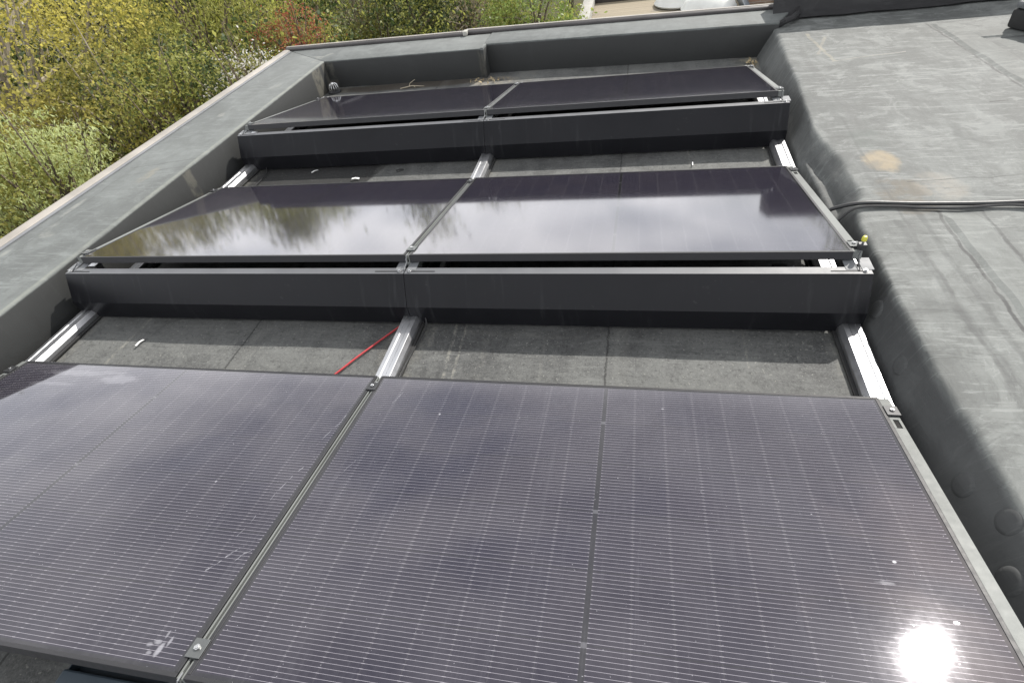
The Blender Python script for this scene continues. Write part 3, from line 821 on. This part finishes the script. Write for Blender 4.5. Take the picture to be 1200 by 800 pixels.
# bits seen inside the slot between deflector and panel: braces behind the sheet
def make_brace():
    e = empty('deflector_brace', (0, 0, 0))
    v = MB()
    a = Vector((0, -.02, .215)); b2 = Vector((0, .19, .06))
    d = (b2 - a).normalized(); Mx = Matrix.Translation(a) @ d.to_track_quat('Y', 'Z').to_matrix().to_4x4()
    Lb = (b2 - a).length
    v.box(-.022, .022, 0, Lb, -.002, .002, Mx); v.box(-.022, -.018, 0, Lb, .002, .014, Mx)
    v.build('strut', M['strut'], e, bevel=.0006)
    MB().box(-.03, .03, b2.y - .01, b2.y + .05, .004, .058).build('foot', M['rubber'], e, bevel=.002)
    return e
bl = ['bright metal brace inside the middle row slot near the yellow cap', 'bright metal brace inside the back row slot at the slope-side end', 'bright metal brace inside the back row slot just past its joint', 'bright metal brace inside the back row slot at the garden-side end']
bp_ = make_brace()
for i, (x, ri) in enumerate(((1.56, 1), (1.53, 2), (.115, 2), (-1.50, 2))):
    o = bp_ if i == 0 else copy_tree(bp_)
    o.location = (x, ROWS[ri]['yn'], 0); tag(o, bl[i], 'brace', 'braces behind the wind deflectors')

# ------------------------------------------------------------------ small things on the roofs
def arc(pts, n=40):
    """smooth Catmull-Rom through points"""
    P = [Vector(p) for p in pts]; P = [P[0] * 2 - P[1]] + P + [P[-1] * 2 - P[-2]]
    out = []
    for i in range(1, len(P) - 2):
        for k in range(n // (len(P) - 3) + 1):
            u = k / (n // (len(P) - 3) + 1)
            a, b2, c, d = P[i - 1], P[i], P[i + 1], P[i + 2]
            out.append(.5 * ((2 * b2) + (c - a) * u + (2 * a - 5 * b2 + 4 * c - d) * u * u + (3 * b2 - a - 3 * c + d) * u ** 3))
    out.append(P[-2]); return out
o = MB().tube(arc([(1.60, .99, .135), (1.72, .985, .150), (1.80, .980, .190), (1.90, .970, .215), (2.10, .955, .214), (2.35, .945, .215), (2.6, .955, .217), (2.95, .99, .214), (3.5, 1.0, .214), (4.5, .95, .214), (6, 1.1, .214)], 120), .0088, 10).build('cable', M['cable'], None, smooth=True)
tag(o, 'thick black cable lying across the upper grey roof to the middle panel row', 'cable')
o = MB().tube(arc([(1.70, .86, .10), (1.80, .925, .16), (1.87, .945, .208), (2.0, .945, .211), (2.12, .928, .211), (2.24, .922, .211), (2.40, .936, .211), (2.5, .924, .211), (2.66, .934, .211), (2.85, .965, .211), (3.4, .97, .211), (4.4, .91, .211), (6, 1.05, .211)], 150), .0055, 8).build('cable', M['cable'], None, smooth=True)
tag(o, 'thin black cable lying just in front of the thick one on the upper roof', 'cable')
o = MB().tube(arc([(-.33, -.10, .008), (-.24, .05, .009), (-.18, .155, .010), (-.11, .27, .009), (-.045, .37, .012), (.01, .45, .035), (.05, .6, .05)], 50), .0042, 8).build('cable', M['red'], None, smooth=True)
tag(o, 'thin red cable lying on the roof next to the silver rail', 'cable')
o = MB().tube(arc([(-.07, .44, .045), (.05, .395, .05), (.075, .34, .02), (.062, .24, .012), (.052, .12, .012), (.05, -.05, .02)], 40), .0032, 8).build('cable', M['cable'], None, smooth=True)
tag(o, 'thin black cable hugging the side of the silver rail under the panel joints', 'cable')
o = MB().tube(arc([(-1.66, 2.05, .05), (-1.63, 2.0, .03), (-1.60, 1.93, .012), (-1.585, 1.80, .012), (-1.57, 1.6, .02)], 30), .0032, 8).build('cable', M['cable'], None, smooth=True)
tag(o, 'thin black cable hanging from the back row onto the roof by the garden parapet', 'cable')

# yellow capped stop on the corner of the middle row
r = ROWS[1]
e = empty('end_stop', (1.765, r['yn'] + .03, r['zn'])); tag(e, 'small clamp with a yellow cap on the corner of the middle panel row', 'clamp')
MB().box(-.014, .014, -.012, .012, -.010, .014).build('block', M['dark_metal'], e, bevel=.002)
MB().cyl((0, 0, .0142), (0, 0, 1), .004, .012, 10).build('stud', M['steel'], e)
MB().lathe([(.0, .046), (.006, .045), (.009, .040), (.009, .027), (.0, .0265)], n=14).build('cap', M['yellow'], e, smooth=True)

# drain guard in the far corner
e = empty('drain_guard', (-1.79, 3.565, .003)); tag(e, 'round steel drain guard in the far corner of the roof by the parapet', 'drain guard')
gm = MB()
for k in range(12):
    a = 2 * math.pi * k / 12
    gm.tube([(.040 * math.cos(a), .040 * math.sin(a), .012), (.046 * math.cos(a), .046 * math.sin(a), .040), (.036 * math.cos(a), .036 * math.sin(a), .070), (.016 * math.cos(a), .016 * math.sin(a), .084)], .0035, 6)
gm.build('cage', M['steel'], e, smooth=True)
MB().lathe([(.060, 0), (.060, .010), (.044, .014), (.036, .012), (.0, .010)], n=24).build('collar', M['dark_metal'], e, smooth=True)
MB().lathe([(.022, .080), (.020, .088), (0, .092)], n=16).build('crown', M['steel'], e, smooth=True)

# scraps
def scrap(x, y, z, ax, ln, w, mat, name, label):
    m = MB(); M0 = Matrix.Translation((x, y, z)) @ Matrix.Rotation(ax, 4, 'Z') @ Matrix.Rotation(.12, 4, 'Y')
    v = [(-ln / 2, -w / 2, 0), (0, -w * .4, .004), (ln / 2, -w / 2, .001), (ln / 2, w / 2, .002), (0, w * .45, .006), (-ln / 2, w / 2, .001)]
    v = [M0 @ Vector(p) for p in v]; v2 = [p + Vector((0, 0, -.002)) for p in v]
    m.add(v + v2, [[0, 1, 4, 5], [1, 2, 3, 4], [11, 10, 7, 6], [10, 9, 8, 7], [0, 6, 7, 1], [1, 7, 8, 2], [2, 8, 9, 3], [3, 9, 10, 4], [4, 10, 11, 5], [5, 11, 6, 0]])
    o = m.build(name, mat); tag(o, label, 'scrap', 'offcuts left on the roof'); return o
scrap(-1.22, 1.93, .012, 1.15, .055, .010, M['white'], 'plastic_offcut', 'thin white offcut on the black patch below the back row deflector')
scrap(-.86, 1.80, .010, .2, .05, .018, M['white'], 'plastic_offcut', 'crooked white offcut on the roof beside the middle row low edge')
scrap(-.58, 1.90, .010, .5, .05, .014, M['rubber'], 'plastic_offcut', 'small black offcut on the grey strip between middle and back rows')
scrap(-1.32, .20, .010, 1.5, .05, .010, M['white'], 'plastic_offcut', 'bent white offcut on the grey roof strip near the garden-side rail')
scrap(1.27, 1.82, .010, 1.5, .05, .006, M['white'], 'plastic_offcut', 'thin white offcut on the strip behind the middle row, slope side')
# twig of dry leaves in the gutter
tw = MB().tube([(-1.12, 3.50, .012), (-1.02, 3.53, .02), (-.90, 3.52, .012)], [.004, .004, .002], 6).tube([(-1.04, 3.525, .018), (-1.06, 3.60, .02), (-1.03, 3.66, .03)], [.003, .003, .002], 6).tube([(-1.0, 3.53, .018), (-.97, 3.48, .02)], [.003, .002], 6)
o = tw.build('twig', metal_paint('dry_twig', (.34, .30, .22), .8, 0, 30, .2)); tag(o, 'pale dry forked twig lying in the far gutter of the roof', 'twig')

def litter(x, y, sx, sy, n, label):
    pos = np.stack([x + rng.normal(size=n) * sx, y + rng.normal(size=n) * sy, .010 + rng.random(n) * .012], 1)
    v = leaves(pos, .022 + .02 * rng.random(n), np.array([0, 0, 2.5]) * np.ones((n, 1)), .5)
    v[:, 2] = np.maximum(v[:, 2], .007)
    o = leaf_object('leaf_litter', v, [M['litter']], None); tag(o, label, 'litter', None, 'stuff')
M['litter'] = metal_paint('dry_leaves', (.26, .21, .13), .85, 0, 14, .5, .2, 0)
litter(1.80, 3.50, .02, .06, 20, 'dry leaves gathered at the foot of the upper roof slope in the far gutter')
litter(-.30, 3.56, .08, .03, 26, 'dry leaves and grit gathered at the stained parapet joint')

# sheet metal tray below the high edge of the front row
e = empty('ballast_tray', (-.30, -1.28, 0)); tag(e, 'blue grey sheet metal tray on the roof below the front row joint', 'tray')
t_ = MB().box(-.21, .21, -.16, .24, .012, .015).box(-.21, -.207, -.16, .24, .0151, .05).box(.207, .21, -.16, .24, .0151, .05)
t_.build('sheet', M['bluegrey'], e, bevel=.0008)
MB().box(-.205, .205, -.10, .18, .0155, .07).build('ballast_block', M['bluegrey'], e, bevel=.006)

# black case at the edge of the upper roof
e = empty('tool_case', (3.55, 3.12, .212), (0, 0, R(24))); tag(e, 'black case with teal fittings standing on the upper roof', 'case')
MB().box(-.24, .24, -.15, .15, .0, .11).build('body', M['rubber'], e, smooth=True, bevel=.018)
MB().box(-.235, .235, -.145, .145, .112, .155).build('lid', M['grey_lid'], e, smooth=True, bevel=.016)
MB().box(-.20, -.13, -.05, .05, .157, .20).build('latch', M['teal'], e, smooth=True, bevel=.01)
MB().tube(arc([(-.08, 0, .157), (-.06, 0, .20), (.06, 0, .20), (.08, 0, .157)], 20), .012, 8).build('handle', M['rubber'], e, smooth=True)
MB().box(-.185, -.150, -.022, .022, .2005, .206).build('sticker', M['white'], e, bevel=.001)

# ------------------------------------------------------------------ neighbouring roof
NZ = -1.45
e = empty('neighbouring_building', (3.0, 13.0, GZ)); tag(e, 'lower neighbouring building with weathered boarded flat roof and pale concrete kerb', 'building')
inv = Matrix.Translation((-3.0, -13.0, -GZ))
def npart(mb, name, mat, par=e, **k):
    o = mb.build(name, mat, par, **k); o.matrix_parent_inverse = inv; return o
npart(MB().box(-.05, 9.0, 8.6, 20, GZ, NZ - .06), 'wall', M['brick2'])
npart(MB().box(-.05, 9.0, 8.6, 20, NZ - .058, NZ), 'roof', M['planks'])
npart(MB().box(-.28, -.055, 8.5, 20.1, GZ, NZ + .14), 'kerb', M['concrete'], bevel=.01, smooth=True)
npart(MB().box(-.053, 1.35, 12.75, 13.0, NZ + .002, NZ + .22), 'kerb', M['trim_dark'], bevel=.01, smooth=True)
npart(MB().box(2.80, 2.90, 10.4, 16.0, NZ + .002, NZ + .14), 'kerb', M['bluegrey'], bevel=.01)
for (x, y, s_) in ((2.22, 11.35, .50), (1.72, 12.0, .52)):
    d = MB().lathe([(.0, .34), (.18, .32), (.34, .25), (.46, .13), (.50, .05), (.52, .03), (.50, .0)], (x, y, NZ + .02), 32)
    npart(d, 'rooflight', M['dome'], smooth=True)
e = empty('brick_wall', (3.4, 11.6, NZ)); tag(e, 'red brown brick wall standing on the neighbouring roof', 'wall')
inv = Matrix.Translation((-3.4, -11.6, -NZ))
npart(MB().box(2.93, 5.6, 11.45, 11.7, NZ + .002, NZ + 1.2), 'brickwork', M['brick'], e)
npart(MB().box(3.42, 3.52, 11.37, 11.445, NZ + .002, NZ + 1.2), 'downpipe', M['dome'], e, bevel=.01, smooth=True)

# ------------------------------------------------------------------ trees and shrubs
def leaf_mat(name, cols, trans=.35, rough=.55, hi=None, scale=2.2):
    trans += .2
    cols = [tuple(min(.6, v * 1.15) for v in q) for q in cols]
    t = NT(name); c = t.coord()
    a = t.noise(c, scale, 3, .6); b = t.noise(c, 23, 2, .5)
    f = t.math('ADD', t.math('MULTIPLY', a, .6), t.math('MULTIPLY', b, .4))
    col = t.mix(t.ramp(f, .38, .62), cols[0], cols[1])
    if hi: col = t.mix(t.ramp(b, .54, .60), col, hi)
    t.set(col=col, rough=rough, spec=.3)
    tr = t.n('BsdfTranslucent'); t.put(tr.inputs[0], col)
    mx = t.n('MixShader'); mx.inputs[0].default_value = trans
    t.t.links.new(t.b.outputs[0], mx.inputs[1]); t.t.links.new(tr.outputs[0], mx.inputs[2])
    t.t.links.new(mx.outputs[0], t.out.inputs[0])
    return t.m
def bark(name, col):
    return metal_paint(name, col, .9, 0, 20, .35, .2, .5)
M['bark'] = bark('grey_brown_bark', (.13, .105, .08)); M['palebark'] = bark('pale_bark', (.24, .21, .16))

def tree(name, label, cat, x, y, z, rx, rz, n, ls, mats_, clump=.30, nclump=90, group=None, trunk=True, frac=None, droop=0.0, fill=.45, barkm=None, aspect=.55, twig=30):
    """crown centre (x,y,z), radii rx, rz; leaves gathered into clumps that sit through the crown's volume"""
    if name not in ('tall_tree', 'undergrowth_shrub'): n = int(n * 1.5); ls *= .80
    e = empty(name, (x, y, GZ)); tag(e, label, cat, group)
    zc = z - GZ
    cd = rng.normal(size=(nclump, 3)); cd /= np.linalg.norm(cd, axis=1)[:, None]
    cr = fill + (1 - fill) * rng.random(nclump) ** .5
    # lumpy outline
    lump = np.array([1 + .30 * noise.noise(Vector(tuple(q * 1.7 + np.array([x, y, 0])))) for q in cd])
    cc = cd * (cr * lump)[:, None] * np.array([rx, rx, rz])
    csz = clump * (0.55 + .9 * rng.random(nclump))
    w = csz ** 2; w /= w.sum()
    pick = rng.choice(nclump, n, p=w)
    off = rng.normal(size=(n, 3)) * .5
    off[:, 2] *= .75 + droop
    pos = cc[pick] + off * csz[pick][:, None]
    if droop: pos[:, 2] -= droop * np.abs(off[:, 2]) * csz[pick] * .8
    pos[:, 2] += zc
    pos[:, 2] = np.maximum(pos[:, 2], .05)
    sz = ls * (.6 + .8 * rng.random(n))
    nb = pos - np.array([0, 0, zc]); nb /= np.linalg.norm(nb, axis=1)[:, None] + 1e-9
    v = leaves(pos, sz, nb * .9 + np.array([0, 0, .4]), aspect, droop)
    idx = None
    if len(mats_) > 1:
        ci = (rng.random(nclump) < (frac if frac is not None else .5)).astype(int)
        mixr = rng.random(n) < .25
        idx = np.where(mixr, 1 - ci[pick], ci[pick])
    leaf_object('crown', v, mats_, e, idx)
    if trunk:
        t = MB(); top = zc - rz * .15
        bend = [(0, 0, 0), (.06 * rx, -.04 * rx, top * .35), (-.05 * rx, .05 * rx, top * .7), (0, 0, top)]
        r0 = .045 * rx + .05
        t.tube(arc(bend, 9), [r0 * (1 - .07 * i) for i in range(len(arc(bend, 9)))], 8)
        order = rng.permutation(nclump)[:twig]
        for k in order:
            q = cc[k] + np.array([0, 0, zc])
            h0 = top * (.55 + .45 * random.random())
            s_ = Vector((0, 0, h0)); m_ = s_.lerp(Vector(q), .5) + Vector((0, 0, .12 * rx))
            t.tube([s_, m_, Vector(q), Vector(q) + (Vector(q) - m_) * .35], [r0 * .34, r0 * .2, r0 * .10, r0 * .03], 5)
        t.build('trunk', barkm or M['bark'], e, smooth=True)
    return e

CAMP = Vector((.9576, -1.3446, 1.5454))
def at(az, dist, el):
    return CAMP.x + dist * math.sin(R(az)), CAMP.y + dist * math.cos(R(az)), CAMP.z + dist * math.tan(R(el))

oakm = leaf_mat('oak_spring_leaf', ((.33, .30, .065), (.44, .39, .095)), .35)
oakm2 = leaf_mat('oak_bronze_leaf', ((.26, .235, .06), (.36, .32, .09)), .35)
limem = leaf_mat('fresh_green_leaf', ((.32, .37, .15), (.46, .51, .25)), .35)
olivm = leaf_mat('olive_leaf', ((.17, .17, .045), (.25, .235, .07)), .3)
grnm = leaf_mat('mid_green_leaf', ((.19, .205, .05), (.28, .285, .08)), .35)
brightm = leaf_mat('yellow_green_leaf', ((.32, .34, .05), (.44, .45, .09)), .4)
darkm = leaf_mat('dark_green_leaf', ((.032, .050, .016), (.065, .09, .030)), .2)
greym = leaf_mat('grey_green_leaf', ((.15, .175, .075), (.22, .245, .125)), .3)
redm = leaf_mat('red_leaf', ((.22, .055, .035), (.30, .11, .06)), .3)
blossm = leaf_mat('white_blossom', ((.52, .50, .45), (.66, .64, .58)), .2)
laurm = leaf_mat('laurel_leaf', ((.12, .18, .035), (.24, .30, .085)), .2, .35)
brownm = leaf_mat('brown_bud_leaf', ((.13, .105, .05), (.19, .165, .085)), .2)

x, y, z = at(-52.5, 11, -6.8); tree('oak_tree', 'oak tree in yellow spring leaf with bare grey limbs showing', 'tree', x, y, z, 1.95, 2.0, 21000, .066, [oakm, oakm2], .40, 190, frac=.42, barkm=M['palebark'], twig=38)
x, y, z = at(-46.5, 9.6, -14.0); tree('bronze_bush', 'bronze and yellow budding bush between the oak and the parapet', 'bush', x, y, z, 1.25, 1.0, 10000, .06, [olivm, oakm2], .26, 110, frac=.5, twig=50, barkm=M['palebark'])
x, y, z = at(-53.6, 7.6, -15.6); tree('willow_bush', 'pale fresh green drooping bush just beyond the parapet', 'bush', x, y, z, .66, .72, 9000, .055, [limem, grnm], .22, 70, frac=.12, droop=.9, aspect=.3)
x, y, z = at(-58.8, 8.0, -15.5); tree('shrub', 'olive shrub at the edge of the photo beside the pale drooping bush', 'bush', x, y, z, 1.0, 1.1, 8000, .06, [olivm, grnm], .28, 70, frac=.5)
x, y, z = at(-38.3, 11.8, -8.8); tree('willow_tree', 'broad mid green feathery tree behind the white blossom shrub', 'tree', x, y, z, 1.5, 2.0, 15000, .08, [grnm, olivm], .42, 120, frac=.35, droop=.7, aspect=.32)
x, y, z = at(-42.6, 9.0, -14.3); tree('shrub', 'dark green shrub between the bronze bush and the parapet', 'bush', x, y, z, .95, .95, 7000, .06, [grnm, darkm], .28, 70, frac=.35)
x, y, z = at(-45.2, 15, -4.0); tree('blossom_tree', 'white blossoming tree above a dark gap beside the oak', 'tree', x, y, z, 1.5, 1.2, 6500, .10, [blossm, greym], .40, 60, frac=.55)
x, y, z = at(-42.5, 14.2, -8.5); tree('yew_tree', 'very dark evergreen tree in the gap behind the oak', 'tree', x, y, z, 1.5, 2.0, 8000, .09, [darkm], .42, 80)
x, y, z = at(-32.5, 14.5, -8.0); tree('maple_tree', 'bright yellow green tree rising behind the red shrub', 'tree', x, y, z, 2.05, 2.2, 15000, .085, [brightm, grnm], .42, 110, frac=.3)
x, y, z = at(-30.9, 10.6, -10.6); tree('red_shrub', 'red leaved shrub by the far corner of the roof', 'bush', x, y, z, .48, .46, 3000, .048, [redm, olivm], .20, 45, frac=.5)
x, y, z = at(-36.2, 8.6, -13.2); tree('blossom_shrub', 'low shrub with white blossom just beyond the parapet lip', 'bush', x, y, z, .50, .48, 2000, .042, [blossm, olivm], .16, 60, frac=.62)
x, y, z = at(-25.3, 14.5, -9.6); tree('grey_shrub', 'grey green twiggy shrub behind the far parapet', 'bush', x, y, z, 1.15, 1.3, 8000, .06, [greym, olivm], .34, 70, frac=.4, twig=60, barkm=M['palebark'])
x, y, z = at(-20.2, 14.0, -10.4); tree('conifer', 'dark green conifer behind the far parapet', 'tree', x, y, z, .80, 1.3, 8000, .07, [darkm, grnm], .32, 70, frac=.22)
x, y, z = at(-15.6, 15.0, -10.6); tree('bare_shrub', 'brown bare twigged shrub between the conifer and the laurel', 'bush', x, y, z, 1.05, 1.1, 3800, .055, [brownm, olivm], .34, 60, frac=.4, twig=60, barkm=M['palebark'])
x, y, z = at(-9.6, 12.0, -11.9); tree('laurel_bush', 'glossy light green laurel beside the neighbouring roof kerb', 'bush', x, y, z, .86, .95, 7000, .085, [laurm, grnm], .28, 70, frac=.2, aspect=.42)
# lower shrubs that close the gaps right beyond the parapets
ulab = ['dark undergrowth shrub at the foot of the oak', 'dark undergrowth shrub below the pale drooping bush', 'dark undergrowth shrub below the bronze bush', 'dark undergrowth shrub below the white blossom shrub', 'dark undergrowth shrub below the red shrub',
        'dark undergrowth shrub below the grey green shrub', 'dark undergrowth shrub below the bare twigged shrub']
for lb, (az, d, el, rx) in zip(ulab, ((-55, 11.5, -15, 1.8), (-60, 9, -21, 1.5), (-48, 10.5, -17, 1.5), (-39, 10.5, -17, 1.6), (-31.5, 12, -15, 1.5), (-24, 14, -15, 1.8), (-15, 15.5, -14.2, 1.9))):
    x, y, z = at(az, d, el); tree('undergrowth_shrub', lb, 'bush', x, y, z, rx, 1.6, 5500, .085, [darkm, grnm], .42, 60, frac=.30, group='dark shrubs under the garden trees')
# tall trees of the garden behind, which the tilted glass mirrors
tlab = ['tall tree far left behind the oak', 'tall tree behind the oak', 'tall tree behind the white blossoming tree', 'tall tree behind the feathery green tree', 'tall tree behind the yellow green tree', 'tall tree behind the grey green shrub', 'tall tree behind the dark conifer', 'tall tree behind the bare twigged shrub', 'tall tree behind the laurel', 'distant tree behind the brick wall of the neighbouring roof']
for lb, (az, d, el, rx, rz) in zip(tlab, ((-66, 19, -.5, 3.2, 3.4), (-57, 20, -2.5, 2.6, 3.0), (-49, 21, -1.6, 1.2, 3.0), (-42, 20, -4.2, 2.0, 2.8), (-34.5, 22, -2.2, 1.1, 3.0), (-28, 21, -4.8, 1.7, 2.6), (-21, 23, -2.2, 1.1, 3.1), (-14, 24, -3.8, 1.4, 3.0), (-6.5, 26, -4.6, 2.2, 2.6), (18.5, 26, 1.0, 1.5, 3.8))):
    x, y, z = at(az, d, el); tree('tall_tree', lb, 'tree', x, y, z, rx, rz, 6500, .17, [grnm, darkm], .75, 70, frac=.4, group='tall trees behind the garden', twig=20)

# ------------------------------------------------------------------ light
SUN_EL, SUN_AZ = R(42.9), R(32.0)
w = bpy.data.worlds.new('World'); sc.world = w; w.use_nodes = True
nt = w.node_tree; nt.nodes.clear()
N = nt.nodes.new; Lk = nt.links.new
out = N('ShaderNodeOutputWorld'); bg = N('ShaderNodeBackground'); Lk(bg.outputs[0], out.inputs[0])
sky = N('ShaderNodeTexSky'); sky.sky_type = 'NISHITA'; sky.sun_disc = False
sky.sun_elevation = SUN_EL; sky.sun_rotation = SUN_AZ; sky.air_density = 1.0; sky.dust_density = 2.0
bg.inputs[1].default_value = .10
tc = N('ShaderNodeTexCoord'); mp = N('ShaderNodeMapping'); mp.inputs['Scale'].default_value = (1, 1, 2.6); mp.inputs['Location'].default_value = (.3, .1, .2)
Lk(tc.outputs['Generated'], mp.inputs[0])
n1 = N('ShaderNodeTexNoise'); n1.inputs['Scale'].default_value = 2.3; n1.inputs['Detail'].default_value = 8; n1.inputs['Roughness'].default_value = .58; n1.inputs['Distortion'].default_value = .35
Lk(mp.outputs[0], n1.inputs['Vector'])
mr = N('ShaderNodeMapRange'); mr.interpolation_type = 'SMOOTHSTEP'; mr.inputs[1].default_value = .30; mr.inputs[2].default_value = .55; mr.inputs[3].default_value = .38
Lk(n1.outputs[0], mr.inputs[0])
n2 = N('ShaderNodeTexNoise'); n2.inputs['Scale'].default_value = 4.5; n2.inputs['Detail'].default_value = 6
Lk(mp.outputs[0], n2.inputs['Vector'])
mr2 = N('ShaderNodeMapRange'); mr2.inputs[1].default_value = .35; mr2.inputs[2].default_value = .65
Lk(n2.outputs[0], mr2.inputs[0])
cm = N('ShaderNodeMix'); cm.data_type = 'RGBA'; Lk(mr2.outputs[0], cm.inputs[0])
cm.inputs[6].default_value = (9.5, 9.7, 10.2, 1); cm.inputs[7].default_value = (15.5, 15.5, 15.5, 1)
sx = N('ShaderNodeSeparateXYZ'); Lk(tc.outputs['Generated'], sx.inputs[0])
ge = N('ShaderNodeMapRange'); ge.interpolation_type = 'SMOOTHSTEP'
for i_, v_ in enumerate((.20, .52, 1.40, .66)): ge.inputs[i_ + 1].default_value = v_
Lk(sx.outputs[2], ge.inputs[0])
cs_ = N('ShaderNodeVectorMath'); cs_.operation = 'SCALE'; Lk(cm.outputs[2], cs_.inputs[0]); Lk(ge.outputs[0], cs_.inputs['Scale'])
mx = N('ShaderNodeMix'); mx.data_type = 'RGBA'; Lk(mr.outputs[0], mx.inputs[0]); Lk(sky.outputs[0], mx.inputs[6]); Lk(cs_.outputs[0], mx.inputs[7])
Lk(mx.outputs[2], bg.inputs[0])

sl = bpy.data.lights.new('sun', 'SUN'); sl.energy = 4.0; sl.angle = R(.5); sl.color = (1, .955, .89)
so = bpy.data.objects.new('sun', sl); C.objects.link(so)
dv = Vector((math.sin(SUN_AZ) * math.cos(SUN_EL), math.cos(SUN_AZ) * math.cos(SUN_EL), math.sin(SUN_EL)))
so.rotation_euler = dv.to_track_quat('Z', 'Y').to_euler(); so.location = dv * 30

# ------------------------------------------------------------------ camera
cam = bpy.data.cameras.new('camera'); co = bpy.data.objects.new('camera', cam); C.objects.link(co)
cam.sensor_width = 36; cam.lens = 36 * 647.35 / 1200; cam.clip_start = .02; cam.clip_end = 3000
yaw, pit, rol = -.2923, -.736386, -.172453
fwd = Vector((math.sin(yaw) * math.cos(pit), math.cos(yaw) * math.cos(pit), math.sin(pit)))
right = Vector((math.cos(yaw), -math.sin(yaw), 0)); upv = right.cross(fwd)
r2 = math.cos(rol) * right + math.sin(rol) * upv; u2 = -math.sin(rol) * right + math.cos(rol) * upv
mw = Matrix((r2, u2, -fwd)).transposed().to_4x4(); mw.translation = CAMP
co.matrix_world = mw
sc.camera = co
vs = sc.view_settings
vs.view_transform = 'Standard'; vs.look = 'None'; vs.gamma = 1; vs.use_curve_mapping = False; vs.exposure = 0.80
